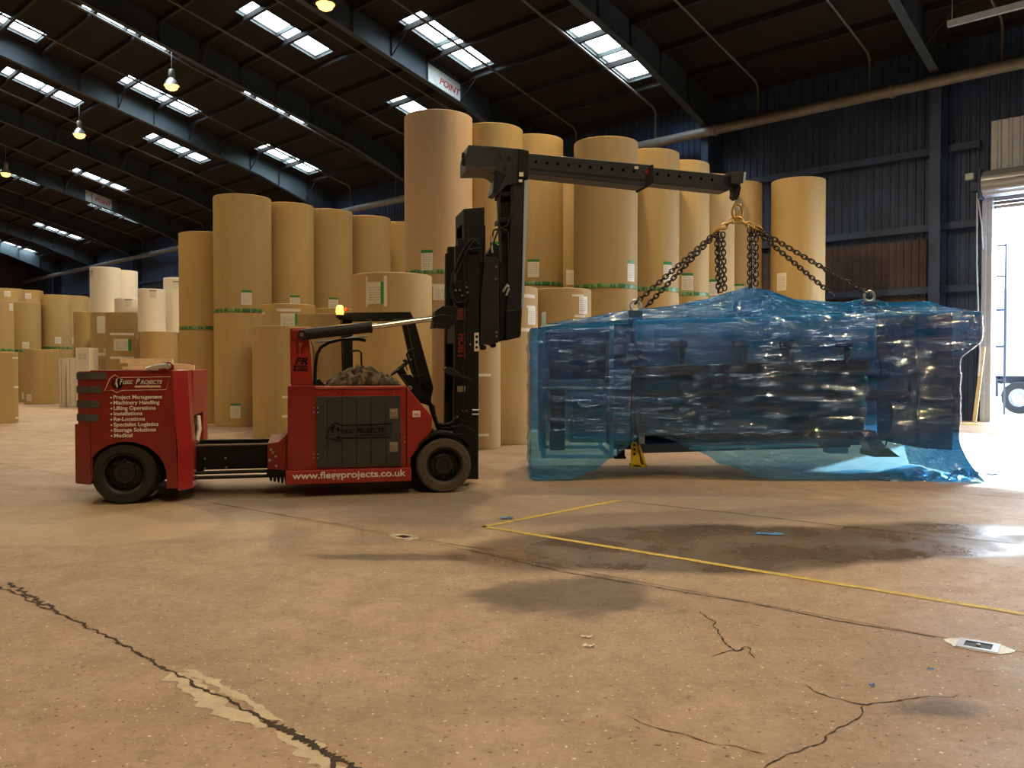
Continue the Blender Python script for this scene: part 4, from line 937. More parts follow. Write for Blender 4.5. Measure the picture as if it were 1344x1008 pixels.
# --- mast
ym = .62; YM = 1.075            # near rail plane, truck centre plane
def mst(pts, y0, y1, nm, m=M_black, par=truck, bev=.008, ref=None):
    return MB().prism(tps(y0 if ref is None else ref, *pts), y0, y1).build(nm, m, par, bevel=bev)
mast = mst(((598, 322), (601, 322), (601, 313), (612, 313), (629, 313), (628, 629), (593, 629), (596, 560)), ym, ym + .12, 'mast', M_black)
mst(((598, 322), (601, 322), (601, 313), (612, 313), (629, 313), (628, 629), (593, 629), (596, 560)), WID - ym - .12, WID - ym, 'mast_rail', M_black, mast, ref=ym)
mst(((608.5, 274), (636, 272), (636, 440), (609, 440)), ym + .13, ym + .25, 'inner_rail', M_black, mast)
mst(((608.5, 274), (636, 272), (636, 440), (609, 440)), WID - ym - .25, WID - ym - .13, 'inner_rail', M_black, mast, ref=ym + .13)
mst(((608.5, 274), (636, 272), (636, 290), (609, 292)), ym + .25, WID - ym - .25, 'crosshead', M_black, mast, ref=ym + .13)
mst(((603, 560), (626, 560), (626, 600), (603, 600)), ym + .12, WID - ym - .12, 'crossmember', M_black, mast, ref=ym)
mst(((599, 420), (608, 420), (608, 450), (599, 450)), ym + .12, WID - ym - .12, 'crossmember', M_black, mast, ref=ym)
mst(((614, 300), (628, 300), (628, 600), (616, 600)), 1.0, 1.15, 'lift_cylinder', M_blk2, mast, bev=.02)
# near-side details on the mast
for px in (609.5, 614.5):
    MB().tube([P3(tp(px, 300, ym - .03), ym - .03), P3(tp(px - 1, 545, ym - .03), ym - .03)], .008, 6).build('hydraulic_line', M_blk2, mast, smooth=60)
mst(((622.5, 437), (628.5, 436.5), (628.5, 461), (622.5, 461)), ym - .004, ym, 'warning_plate', M_white, mast, bev=0)
for py in (442, 449, 456):
    a = tp(625.5, py, ym); MB().lathe([(0, -.007), (.02, -.007), (.02, -.004)], 10, 'y', (a[0], ym, a[1])).build('warning_print', M_dink, mast)
mst(((600, 507), (611, 506.5), (611, 514), (600, 514.5)), ym - .004, ym, 'warning_plate', M_latch, mast, bev=0)
mst(((596.5, 405), (611, 404), (611, 420), (596.5, 421)), ym - .015, ym, 'red_plate', mat('dull_red_plate', (.13, .02, .02), .5), mast, bev=.003)
mst(((567, 431), (571, 408), (580, 402), (600, 402), (598, 424), (586, 432), (578, 430)), ym - .16, ym + .1, 'cylinder_bracket', M_black, mast, bev=.008, ref=ym - .1)
a = tp(603, 437.5, ym); z1_ = tp(603, 437.5, ym)[1]; z0_ = tp(603, 470, ym)[1]
M_hoist = mat('dull_red_letters', (.22, .02, .018), .5)
t = text('lettering', 'HOIST', .13, M_hoist, mast, (0, 0, 0), bold=.005)
t.matrix_local = Matrix.Translation((a[0] - .012, ym - .005, z1_)) @ Matrix.Rotation(R(90), 4, 'X') @ Matrix.Rotation(R(-90), 4, 'Z')
bpy.context.view_layer.update(); t.scale.x = (z1_ - z0_) / max(t.dimensions.x, .01)
for px, py in ((607, 539), (612, 539.5), (600, 547), (617, 452)):
    a = tp(px, py, ym); MB().lathe([(0, -.02), (.012, -.02), (.012, 0)], 8, 'y', (a[0], ym, a[1])).build('bolt', M_bolt, mast)
for py in (538, 543.5):
    MB().tube([P3(tp(619, py, ym), ym - .04), P3(tp(628, py, ym), ym - .04)], .012, 8).build('pin', M_shackle, mast, smooth=60)
# mirror-like work lamp on a stalk at the mast
MB().prism(tps(ym - .1, (582, 485), (585, 481), (593, 483), (602, 489), (600, 495), (590, 492)), ym - .2, ym - .02).build('work_lamp', M_blk2, mast, bevel=.01)
MB().tube([P3(tp(600, 491, ym - .1), ym - .1), P3(tp(620, 499, ym - .1), ym - .05)], .012, 6).build('lamp_stalk', M_blk2, mast, smooth=60)
# hoses looped beside the mast
for q_ in (((628, 318), (620, 313), (611, 322), (602, 340), (594, 362), (591, 378), (594, 392), (600, 398), (612, 396)), ((631, 322), (622, 316), (613, 328), (606, 345), (600, 360), (597, 375)), ((634, 326), (626, 326), (612, 328), (609, 340), (609, 400)),
           ((636, 296), (636, 330), (635, 345))):
    MB().tube([P3(tp(a_, b3, ym - .05), ym - .05) for a_, b3 in q_], .014, 8).build('hose', M_black, mast, smooth=60)
MB().prism(tps(ym - .04, (592, 372), (604, 368), (616, 372), (618, 392), (606, 400), (595, 396)), ym - .04, ym + .02).build('valve_block', M_black, mast, bevel=.01)
for px, py in ((603, 381), (598, 381), (612, 377), (613, 384), (606, 388)):
    a = tp(px, py, ym - .04); MB().lathe([(0, -.03), (.013, -.03), (.013, 0)], 8, 'y', (a[0], ym - .04, a[1])).build('fitting', M_bolt, mast)
mst(((594, 560), (606, 556), (626, 566), (626, 600), (600, 604)), ym - .06, ym, 'foot_plate', M_black, mast)
# --- carriage and upright boom column
car = mst(((636, 338), (652, 337), (655, 345), (655, 449), (644, 453), (630, 451), (631, 390)), ym + .02, ym + .1, 'carriage', M_blk2)
mst(((636, 338), (652, 337), (655, 345), (655, 449), (644, 453), (630, 451), (631, 390)), WID - ym - .1, WID - ym - .02, 'carriage_plate', M_blk2, car, ref=ym + .02)
mst(((640, 345), (655, 345), (655, 440), (640, 440)), ym + .1, WID - ym - .1, 'carriage_body', M_black, car, ref=ym + .02)
for px, py in ((651, 350.5), (650.5, 366.5), (651.5, 436), (651.5, 441.5)):
    a = tp(px, py, ym + .02); MB().lathe([(0, -.015), (.013, -.015), (.013, 0)], 8, 'y', (a[0], ym + .02, a[1])).build('bolt', M_bolt, car)
for px, py in ((635, 456), (648, 453)):
    a = tp(px, py, ym + .05); MB().lathe([(0, 0), (.035, 0), (.035, .1), (0, .1)], 14, 'y', (a[0], ym + .05, a[1])).build('roller', M_black, car, smooth=40)
arm = mst(((655, 340), (664, 352), (667, 372), (664, 440), (656, 449)), .9, 1.25, 'arm', M_black, car, ref=.9)
mst(((673, 232), (693.5, 229), (684, 440), (682, 443), (664, 447), (665, 400)), .88, 1.27, 'boom_column', M_blk2, truck, bev=.012)
colm = [o for o in truck.children if o.name.startswith('boom_column')][0]
mst(((688.5, 237), (693.5, 236), (687.5, 404), (684.5, 404)), .87, 1.28, 'bare_strip', M_strip, colm, bev=.003)
mst(((664, 408), (684.5, 405), (683, 441), (664, 447)), .85, 1.30, 'column_foot', M_black, colm, bev=.01)
mst(((655, 250), (672, 246), (670, 335), (668, 400), (660, 400), (659, 335)), .98, 1.17, 'inner_column', M_black, colm, bev=.008)
for z in (252, 286):
    mst(((656, z), (674, z - 1), (674, z + 5), (656, z + 6)), .9, 1.25, 'clamp', M_black, colm)
for q_ in (((656, 250), (655, 300), (650, 312), (645, 330)), ((671, 245), (671, 280), (666, 296), (648, 302), (644, 322)), ((667, 305), (667, 350)), ((648, 302), (660, 300), (667, 304), (667, 372))):
    MB().tube([P3(tp(a_, b3, .86), .86) for a_, b3 in q_], .012, 8).build('hydraulic_line', M_blk2, colm, smooth=60)
for q_ in (((645, 310), (645, 318)), ((645, 322), (646, 332)), ((660, 383), (666, 373), (668, 376)), ((664, 388), (668, 378))):
    MB().tube([P3(tp(a_, b3, .8), .8) for a_, b3 in q_], .016, 8).build('fitting', M_shackle, colm, smooth=60)
mst(((640, 332), (648, 318), (655, 322), (656, 340), (640, 342)), .9, 1.1, 'manifold', M_black, colm)
# boom head and telescopic boom
head = mst(((611, 206), (615, 190), (650, 192), (682, 195), (694, 197), (694, 228), (682, 240), (664, 244), (655, 254), (648, 252), (653, 232), (646, 226), (634, 225), (611, 225.5)), .86, 1.29, 'boom_head', M_boom, truck, bev=.012)
mst(((611, 217.5), (650, 219), (650, 226), (611, 225.8)), .84, .87, 'lower_flange', mat('brownish_steel', (.05, .035, .025), .5), head, bev=.002)
mst(((681, 195), (694.5, 197.5), (693.5, 232), (680, 230)), .83, 1.32, 'head_collar', M_black, head)
mst(((650, 222), (664, 228), (650, 254), (647, 252)), .82, .86, 'gusset', M_black, head)
for px, py, rr_ in ((668.5, 208, .032), (662.5, 221.5, .026), (656.5, 205.5, .013), (657, 209, .010)):
    a = tp(px, py, .86); MB().lathe([(0, -.006), (rr_, -.006), (rr_, 0)], 16, 'y', (a[0], .86, a[1])).build('pin', M_black, head, smooth=40)
for k in range(5):
    a = tp(611 - .5 * (k % 2), 201 + 3.4 * k, .9); MB().lathe([(0, -.04), (.02, -.04), (.02, 0)], 8, 'x', (a[0], .95, a[1])).build('bolt', M_black, head)
for q_ in (((681.5, 226), (687, 226), (687, 231.5), (681.5, 231.5)), ((681, 235.5), (685.5, 235.5), (685.5, 239), (681, 239))):
    mst(q_, .825, .832, 'reflector_tag', M_white, head, bev=0)
bm1 = mst(((690, 200.5), (856, 216.5), (856, 233), (850, 244.5), (690, 227.5)), .90, 1.25, 'boom', M_boom, truck, bev=.012)
mst(((690, 219), (853, 236), (853, 238), (690, 221)), .895, .90, 'weld_rib', M_blk2, bm1, bev=0)
ext = mst(((850, 219), (936, 227.5), (962, 231), (968, 240), (955, 251), (850, 240)), .94, 1.21, 'boom_extension', M_boom, truck, bev=.01)
mst(((855, 216), (858, 216), (858, 240), (850, 246), (848, 244)), .87, 1.28, 'boom_end_collar', M_black, bm1, bev=.005)
for k in range(10):
    a = tp(703.5 + 14.3 * k, 212.5 + 1.35 * k, .90); MB().lathe([(0, -.004), (.020, -.004), (.020, .0)], 12, 'y', (a[0], .90, a[1])).build('pin_hole', M_hole, bm1)
for k in range(6):
    a = tp(863 + 14.3 * k, 228.5 + 1.5 * k, .94); MB().lathe([(0, -.004), (.020, -.004), (.020, .0)], 12, 'y', (a[0], .94, a[1])).build('pin_hole', M_hole, ext)
mst(((833, 218), (838, 218.4), (838, 222), (833, 221.6)), .893, .90, 'reflector_tag', M_white, bm1, bev=0)
mst(((846, 225), (850, 222), (853, 226), (851, 230)), .893, .90, 'red_mark', M_red, bm1, bev=0)
tip = mst(((959, 225), (977, 226), (979, 227), (977, 239), (972, 241), (960, 240)), .86, 1.29, 'tip_plate', M_boom, ext, bev=.006)
mst(((976.5, 226), (979.5, 226), (978, 239), (975.5, 239)), .855, 1.295, 'tip_edge', M_strip, ext, bev=.002)
hk = mst(((962, 243), (971, 240), (973, 246), (971, 256), (968, 262), (963, 258), (964, 250)), 1.0, 1.15, 'hook_block', M_black, ext, bev=.01)
YH = YM
hp = [P3(tp(*q_, YH), YH) for q_ in ((968, 258), (971, 266), (970, 272), (967, 274), (964, 271), (964, 266))]
MB().tube(hp, [.03, .028, .03, .032, .024, .014], 10).build('hook', M_shackle, hk, smooth=60)

# camouflage cover crumpled on the hood: grid draped with folds
M_camo = bpy.data.materials.new('camouflage_cloth'); M_camo.use_nodes = True; _g = G(M_camo)
_tc = _g.N.new('ShaderNodeTexCoord').outputs['Object']
_c = _g.mix(_g.step(_g.noise(_tc, 9, 2, .5), .47, .53), (0.05, 0.042, 0.028), (0.15, 0.115, 0.07)); _c = _g.mix(_g.step(_g.noise(_g.mapping(_tc, loc=(4, 4, 4)), 11, 2, .5), .56, .60), _c, (0.03, 0.028, 0.02))
_g.L.new(_c, _g.N['Principled BSDF'].inputs['Base Color']); _g.N['Principled BSDF'].inputs['Roughness'].default_value = .9
xa, zt0 = tp(429, 506, .2); xb, _ = tp(526, 506, .2); zt0 = FB[0][1]
NX, NY = 90, 50; vs = []
for i in range(NX + 1):
    for j in range(NY + 1):
        u, v = i / NX, j / NY; x = xa + (xb - xa) * u; y = .16 + .62 * v
        e = min(1, 6 * u, 6 * (1 - u)) * min(1, 5 * v, 5 * (1 - v)); e = max(0, e) ** .6
        n1 = abs(noise.noise(Vector((x * 5, y * 5, 1)))) ; n2 = abs(noise.noise(Vector((x * 12, y * 11, 4)))); n3 = noise.noise(Vector((x * 26, y * 26, 9)))
        prof_ = .09 + .10 * math.exp(-((u - .48) / .22) ** 2)
        vs.append((x + .02 * n3, y + .03 * n3, zt0 + .006 + e * (prof_ * (1.15 - 1.5 * n1) + .06 * (1 - 2.2 * n2) * .8)))
vs = [(a_, b_, max(zt0 + .006, c_)) for a_, b_, c_ in vs]
o = MB().add(vs, [(i * (NY + 1) + j, (i + 1) * (NY + 1) + j, (i + 1) * (NY + 1) + j + 1, i * (NY + 1) + j + 1) for i in range(NX) for j in range(NY)]).build('cloth_cover', M_camo, smooth=180, recalc=False)
o.location = TO; o.rotation_euler.z = HD; so = o.modifiers.new('thick', 'SOLIDIFY'); so.thickness = .006; so.offset = 1
tag(o, 'crumpled camouflage cloth lying on the red hood of the truck', 'cloth')

# ============================================================ THE WRAPPED MACHINE (hanging just clear of the floor)
MO = Vector((3.45, 13.0, 0.0))
mach = empty('machine', MO)
tag(mach, 'long blue-grey industrial machine with rollers inside the blue plastic sheet', 'machine')
def mp(y0, y1, nm, m, *q, par=None, bev=.006, ref=None):
    """q: outline in photograph points taken on the upright plane Y=y0"""
    pts = [at(a, b_, ref or y0) for a, b_ in q]
    o = MB().prism([(p.x - MO.x, p.z) for p in pts], y0 - MO.y, y1 - MO.y).build(nm, m, par or mach, bevel=bev); return o
def mr(y0, y1, nm, m, x0, y0p, x1, y1p, **k): return mp(y0, y1, nm, m, (x0, y0p), (x1, y0p), (x1, y1p), (x0, y1p), **k)
# left enclosure frame
for x0 in (711, 800):
    mr(12.16, 12.22, 'frame_post', M_alu, x0, 410 if x0 == 711 else 424, x0 + 5.5, 602)
    mr(13.60, 13.66, 'frame_post', M_alu, x0, 424, x0 + 5.5, 602, ref=12.16)
for y0 in (426, 503, 597):
    mr(12.165, 12.215, 'frame_rail', M_alu, 717, y0, 800, y0 + 5)
    mr(13.605, 13.655, 'frame_rail', M_alu, 717, y0, 800, y0 + 5, ref=12.16)
for x0 in (711, 800):
    for y0 in (426, 597): mr(12.22, 13.60, 'frame_rail', M_alu, x0, y0, x0 + 5.5, y0 + 5, ref=12.16)
mr(12.30, 13.4, 'control_cabinet', M_dmach, 722, 436, 796, 498, ref=12.2)
mr(12.34, 13.3, 'drive_cabinet', M_teal2, 748, 514, 797, 582, ref=12.2)
mr(12.26, 12.34, 'cabinet_door', M_teal, 752, 520, 792, 576, ref=12.2)
mr(12.30, 12.5, 'motor', M_dmach, 722, 512, 742, 592, ref=12.2)
mr(12.45, 13.5, 'end_frame', M_dmach, 808, 424, 832, 592, ref=12.2)
mr(12.35, 12.45, 'bearing_plate', M_teal, 806, 480, 830, 580, ref=12.2)
mr(12.24, 12.36, 'gear_housing', M_dmach, 824, 450, 846, 476, ref=12.2)
mr(12.24, 12.34, 'gauge', M_white, 838, 462, 850, 474, ref=12.2)
# main beam, panels, rollers, base
beam = mp(12.24, 12.95, 'main_beam', M_teal2, (835, 420), (1150, 411), (1150, 470), (835, 481), bev=.02)
for x in (893, 975, 1037, 1110):
    mr(12.17, 12.24, 'bracket', M_dmach, x, 446, x + 6, 478, par=beam); mr(12.15, 12.24, 'bracket', M_dmach, x - 12, 448, x + 10, 456, par=beam)
mr(12.19, 12.24, 'opening_frame', M_teal, 860, 430, 866, 470, par=beam)
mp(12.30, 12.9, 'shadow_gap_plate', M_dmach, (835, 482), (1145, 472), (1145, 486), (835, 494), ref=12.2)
mp(12.42, 12.9, 'guard_panel', M_roller, (835, 494), (1145, 486), (1143, 566), (838, 573), ref=12.2)
for k, (yy, zz, rr_) in enumerate(((12.45, 1.28, .15), (12.47, .92, .13))):
    a_, b_ = at(842, 520, 12.3), at(1140, 520, 12.3)
    MB().tube([(a_.x - MO.x, yy - MO.y, zz), (b_.x - MO.x, yy - MO.y, zz + .05)], rr_, 24).build('roller', M_roller, mach, smooth=50)
mp(12.30, 13.5, 'base_beam', M_dmach, (838, 584), (1120, 577), (1120, 588), (838, 596), ref=12.2)
mp(12.24, 12.30, 'rail', M_teal2, (905, 587), (1075, 582), (1075, 586), (905, 590), ref=12.2)
mp(12.9, 13.1, 'rear_beam', M_dmach, (838, 570), (1130, 562), (1130, 584), (838, 588), ref=12.9)
mr(12.95, 13.05, 'pale_bar', M_pale, 838, 565.5, 905, 569, ref=12.4); mr(12.93, 13.0, 'pale_bar', M_pale, 845, 585.5, 905, 588, ref=12.4)
mr(12.30, 12.5, 'junction_box', mat('grey_box', (.38, .36, .32), .5), 837, 560, 850, 568.5, ref=12.2)
mr(12.32, 12.45, 'leg', M_pale, 840, 568, 848, 585, ref=12.2)
mr(12.34, 12.4, 'leg', M_pale, 831, 568, 834, 584, ref=12.2)
# yellow slotted foot bracket
yf = mp(12.24, 12.27, 'foot_bracket', M_yellow, (828.5, 581), (836, 580), (838, 594), (842, 613), (836, 614), (828, 610), bev=.003); yf['label'] = 'bright yellow slotted foot bracket'
mp(12.24, 12.42, 'foot_bracket_side', M_yellow, (836, 583), (841, 585), (849.5, 612.5), (846.5, 612.8), (838.5, 588), par=yf, bev=.003)
mp(12.24, 12.44, 'foot_bracket_base', M_yellow, (828, 609.5), (849.5, 610.5), (849.5, 613.5), (828, 613), par=yf, bev=.003)
mp(12.40, 12.42, 'foot_bracket_web', M_yellow, (836, 583), (841, 585), (849.5, 612.5), (836, 612.5), par=yf, bev=.003)
for py in (584, 590, 596):
    c = at(832.5, py, 12.24); MB().lathe([(0, -.006), (.017, -.006), (.017, 0)], 12, 'y', (c.x - MO.x, 12.24 - MO.y, c.z)).build('bolt_hole', M_dink, yf)
mr(12.35, 12.42, 'leg', M_black, 812, 585, 822, 600, ref=12.2); mr(12.3, 12.48, 'levelling_foot', M_black, 807, 600, 823, 603.5, ref=12.2)
# right end frame
mp(12.26, 13.6, 'end_panel', M_dmach, (1205, 412), (1254, 410), (1254, 592), (1205, 588), ref=12.2, bev=.02)
mp(12.22, 12.26, 'end_cover', mat('blue_grey_cover', (.10, .17, .30), .5), (1208, 450), (1250, 448), (1250, 580), (1208, 578), ref=12.2)
mp(12.5, 13.3, 'side_hood', M_teal, (1255, 408), (1276, 408), (1276, 440), (1255, 452), ref=12.2)
a_, b_ = at(1125, 495, 12.5), at(1163, 492, 12.5)
MB().tube([(a_.x - MO.x, -.5, a_.z), (b_.x - MO.x, -.5, b_.z)], .085, 20).build('shaft_end', M_dmach, mach, smooth=50)
a_, b_ = at(1130, 519, 12.5), at(1212, 517, 12.5)
MB().tube([(a_.x - MO.x, -.5, a_.z), (b_.x - MO.x, -.5, b_.z)], .07, 20).build('lower_shaft', mat('rusty_shaft', (.12, .06, .05), .5), mach, smooth=50)
pc = [at(*q, 12.45) for q in ((1197, 425), (1198, 455), (1195, 490), (1197, 500))]
cb = MB().tube([(p.x - MO.x, -.55, p.z) for p in pc], .012, 6).build('hanging_cable', M_black, mach, smooth=60)
c = at(1196.5, 505, 12.45); MB().lathe([(0, .09), (.03, .08), (.05, .02), (.05, -.1), (0, -.1)], 12, 'z', (c.x - MO.x, -.55, c.z)).build('plug', M_black, cb, smooth=40)
for q_ in (((1165, 526), (1170, 540), (1166, 565), (1160, 585)), ((1175, 526), (1185, 530), (1195, 526)), ((1150, 500), (1155, 485), (1150, 460))):
    MB().tube([(at(*p, 12.45).x - MO.x, -.6, at(*p, 12.45).z) for p in q_], .012, 6).build('cable', M_black, mach, smooth=60)
mp(12.3, 12.6, 'leg', M_dmach, (1135, 568), (1152, 566), (1172, 596), (1150, 598), ref=12.2)
mp(12.2, 12.7, 'levelling_foot', mat('olive_foot', (.10, .13, .05), .5), (1147, 592), (1166, 588), (1182, 600), (1147, 600), ref=12.2)
mr(12.3, 12.5, 'levelling_foot', M_teal, 1090, 588, 1117, 596, ref=12.2)
mr(13.0, 13.2, 'cross_rail', M_dmach, 1120, 578, 1206, 582, ref=12.6)
mr(13.3, 13.6, 'cross_rail', M_dmach, 1120, 420, 1206, 440, ref=12.9)
# towers that lift the sheet, and lifting eyes
tw = at(985, 392, 12.9); b0 = at(985, 430, 12.9)
MB().box(tw.x - .22 - MO.x, tw.x + .14 - MO.x, -.25, .1, b0.z - .2, tw.z).build('gear_tower', M_dmach, mach, bevel=.03)
for px, py, Y in ((834, 404, 12.6), (1141, 392, 12.75)):
    c = at(px, py, Y); e = MB().box(c.x - .10 - MO.x, c.x + .10 - MO.x, Y - .06 - MO.y, Y + .06 - MO.y, 2.1, c.z - .04).build('lifting_post', M_dmach, mach, bevel=.008)
    pts = [(c.x + .075 * math.cos(t) - MO.x, Y - MO.y, c.z + .035 + .075 * math.sin(t)) for t in [2 * math.pi * k / 20 for k in range(20)]]
    MB().tube(pts, .02, 8, closed=True).build('lifting_eye', M_shackle, e, smooth=80)

# ---- blue polythene sheet
def film_mat(name, tint, body, wb, wg, rough, wr, bd=.07):
    m = bpy.data.materials.new(name); m.use_nodes = True; g = G(m); N, L = g.N, g.L; N.remove(N['Principled BSDF'])
    tc = N.new('ShaderNodeTexCoord').outputs['Object']
    h = wr(g, tc); nrm = g.bump(h, 1.0, bd)
    t = N.new('ShaderNodeBsdfTransparent'); t.inputs[0].default_value = (*tint, 1)
    tl = N.new('ShaderNodeBsdfTranslucent'); tl.inputs[0].default_value = (*body, 1); L.new(nrm, tl.inputs[1])
    df = N.new('ShaderNodeBsdfDiffuse'); df.inputs[0].default_value = (*body, 1); L.new(nrm, df.inputs['Normal'])
    gl = N.new('ShaderNodeBsdfGlossy'); gl.inputs['Roughness'].default_value = rough; L.new(nrm, gl.inputs['Normal'])
    a = N.new('ShaderNodeMixShader'); a.inputs[0].default_value = .42; L.new(tl.outputs[0], a.inputs[1]); L.new(df.outputs[0], a.inputs[2])
    b = N.new('ShaderNodeMixShader'); b.inputs[0].default_value = wb; L.new(t.outputs[0], b.inputs[1]); L.new(a.outputs[0], b.inputs[2])
    fr = N.new('ShaderNodeFresnel'); fr.inputs[0].default_value = 1.45
    c = N.new('ShaderNodeMixShader'); L.new(g.m('ADD', g.m('MULTIPLY', fr.outputs[0], .8), wg, clamp=True), c.inputs[0]); L.new(b.outputs[0], c.inputs[1]); L.new(gl.outputs[0], c.inputs[2])
    L.new(c.outputs[0], N['Material Output'].inputs[0]); return m
def wr_sheet(g, tc):
    a = g.noise(g.mapping(tc, rot=(0, R(28), 0), scale=(.9, 1, 2.8)), 1.6, 3, .5, 1.5)
    b = g.noise(g.mapping(tc, rot=(0, R(-32), 0), scale=(1, 1, 3.5)), 3.5, 3, .5, 1.0)
    r1 = g.m('POWER', g.m('SUBTRACT', 1.0, g.m('ABSOLUTE', g.m('MULTIPLY', g.m('SUBTRACT', a, .5), 4.0)), clamp=True), 3.0)
    return g.m('ADD', g.m('MULTIPLY', r1, .5), g.m('MULTIPLY', b, .6))
def wr_wrap(g, tc):
    a = g.noise(g.mapping(tc, rot=(0, R(2), 0), scale=(.35, .35, 9)), 2.2, 4, .6, .4)
    b = g.noise(g.mapping(tc, rot=(0, R(24), 0), scale=(.5, .5, 5)), 2.5, 3, .6, .8)
    c = g.noise(g.mapping(tc, rot=(0, R(-8), 0), scale=(1.2, 1.2, 7)), 6.0, 3, .6, .3)
    r1 = g.m('POWER', g.m('SUBTRACT', 1.0, g.m('ABSOLUTE', g.m('MULTIPLY', g.m('SUBTRACT', b, .5), 5.0)), clamp=True), 4.0)
    d = g.noise(g.mapping(tc, rot=(0, R(-14), 0), scale=(1, 1, 2.6)), 13.0, 2, .5, .5)
    d = g.m('MULTIPLY', d, g.step(g.noise(tc, 1.3, 2, .5), .46, .62))
    return g.m('ADD', g.m('ADD', g.m('ADD', g.m('MULTIPLY', a, .8), g.m('MULTIPLY', r1, .45)), g.m('MULTIPLY', c, .35)), g.m('MULTIPLY', d, .36))
M_poly = film_mat('blue_polythene', (.25, .66, 1.0), (.02, .46, 1.0), .25, .05, .10, wr_sheet)
M_wrapm = film_mat('clear_stretch_wrap', (.94, .96, .98), (.60, .75, .90), .03, .12, .06, wr_wrap, .19)
def lerp_tab(tab, x):
    if x <= tab[0][0]: return tab[0][1]
    for (a, b), (c, d) in zip(tab, tab[1:]):
        if x <= c:
            t = (x - a) / (c - a); t = t * t * (3 - 2 * t) * .5 + t * .5; return b + (d - b) * t
    return tab[-1][1]
X0, X1, Y0, Y1 = .30, 6.30, 12.08, 13.85
HEM = [(.30, .012), (.80, .012), (1.08, .12), (1.40, .30), (1.63, .46), (1.76, .60), (2.0, .62), (2.2, .57), (2.6, .40), (2.97, .22), (3.45, .05), (3.8, .012), (7, .012)]
TOPF = [(.30, 2.13), (.9, 2.20), (2.0, 2.27), (3.5, 2.30), (5.0, 2.33), (6.4, 2.36)]
RIDGE = [(.30, 2.20), (1.0, 2.31), (1.75, 2.44), (2.3, 2.49), (2.9, 2.60), (3.3, 2.72), (3.60, 2.80), (3.85, 2.74), (4.3, 2.60), (5.0, 2.56), (5.35, 2.62), (5.7, 2.56), (6.5, 2.58)]
def sm(z):
    t = max(0.0, min(1.0, (z - 1.66) / .34)); return t * t * (3 - 2 * t)
def perim(u):
    """u in 0..1 anticlockwise from front left; rounded rectangle -> (x, y, nx, ny)"""
    w_, d_ = X1 - X0, Y1 - Y0; P = 2 * (w_ + d_); t = u * P
    if t < w_: return (X0 + t, Y0, 0, -1)
    t -= w_
    if t < d_: return (X1, Y0 + t, 1, 0)
    t -= d_
    if t < w_: return (X1 - t, Y1, 0, 1)
    return (X0, Y1 - (t - w_), -1, 0)
NU, NV, NT = 420, 46, 14
vs = []; PW_ = (X1 - X0); PD_ = (Y1 - Y0); PP = 2 * (PW_ + PD_)
for i in range(NU):
    u = i / NU; x, y, nx, ny = perim(u)
    # soften the corners
    cx = min(x - X0, X1 - x); cy = min(y - Y0, Y1 - y)
    zt_ = lerp_tab(TOPF, x) if ny <= 0 else lerp_tab(TOPF, x) + .02
    hem = lerp_tab(HEM, x) if y < Y0 + .01 else (.012 if nx > 0 else (.012 if (nx < 0 and y < 13.0) else .5 + .08 * math.sin(x * 5)))
    if nx < 0: hem = .012 + max(0, (y - 12.9)) * .5
    s_ = u * PP
    for j in range(NV + 1):
        v = j / NV; z = hem + (zt_ - hem) * v
        low = max(0, 1 - z / .62)
        off = .03 + .20 * low ** 1.4 + (.35 * low ** 2 if x > 5.6 and ny < 0 else 0) * (x - 5.6 if x > 5.6 else 0)
        if nx > 0: off = .16 * low ** 2.0 + .30 * sm(z)
        if nx < 0: off = .02 + .03 * low
        amp = .012 + .07 * low + .03 * max(0, z - 1.9)
        f = noise.noise(Vector((s_ * 2.2 + z * .8, z * 1.1, 3))) * 1.0 + noise.noise(Vector((s_ * 5.5 - z * 2, z * 1.6, 8))) * .5 + noise.noise(Vector((s_ * 13 + z * 3, z * 3.0, 1))) * .22
        f2 = 1 - abs(noise.noise(Vector((s_ * 1.6 + z * 2.2, z * 1.3 - s_ * .6, 12)))) * 3
        off += amp * f + .02 * max(0, f2)
        ox = nx * off; oy = ny * off
        if nx == 0 and x > X1 - .25:      # front corner leans out to the right with the hood
            ox += (x - (X1 - .25)) / .25 * (.30 * sm(z) + .16 * low ** 2.0)
        z2 = z + (.05 * low * noise.noise(Vector((s_ * 6, 2, 2))) if hem > .05 else 0)
        vs.append((x + ox - MO.x, y + oy - MO.y, max(.006, z2)))
    # lid: towards the ridge line
    for j in range(1, NT + 1):
        v = j / NT; rx = min(max(x, X0 + .15), X1 - .10); ry = 12.95
        px_ = x + (rx - x) * v; py_ = y + (ry - y) * v; zr = lerp_tab(RIDGE, px_)
        z = zt_ + (zr - zt_) * (v ** .8) - .05 * math.sin(math.pi * v) + .02 * noise.noise(Vector((px_ * 1.5, py_ * 3, 5))) * math.sin(math.pi * v)
        sx = (X1 - .25 < px_) * (px_ - (X1 - .25)) / .25 * (.30 * (1 - v) + .20 * v)
        vs.append((px_ + sx - MO.x, py_ - MO.y + .0, z))
ROW = NV + 1 + NT; fs = []
for i in range(NU):
    k = (i + 1) % NU
    for j in range(ROW - 1): fs.append((i * ROW + j, k * ROW + j, k * ROW + j + 1, i * ROW + j + 1))
sheet = MB().add(vs, fs).build('plastic_sheet', M_poly, smooth=180, recalc=False); sheet.location = MO
tag(sheet, 'translucent blue plastic sheet draped over the whole hanging machine', 'plastic sheet')
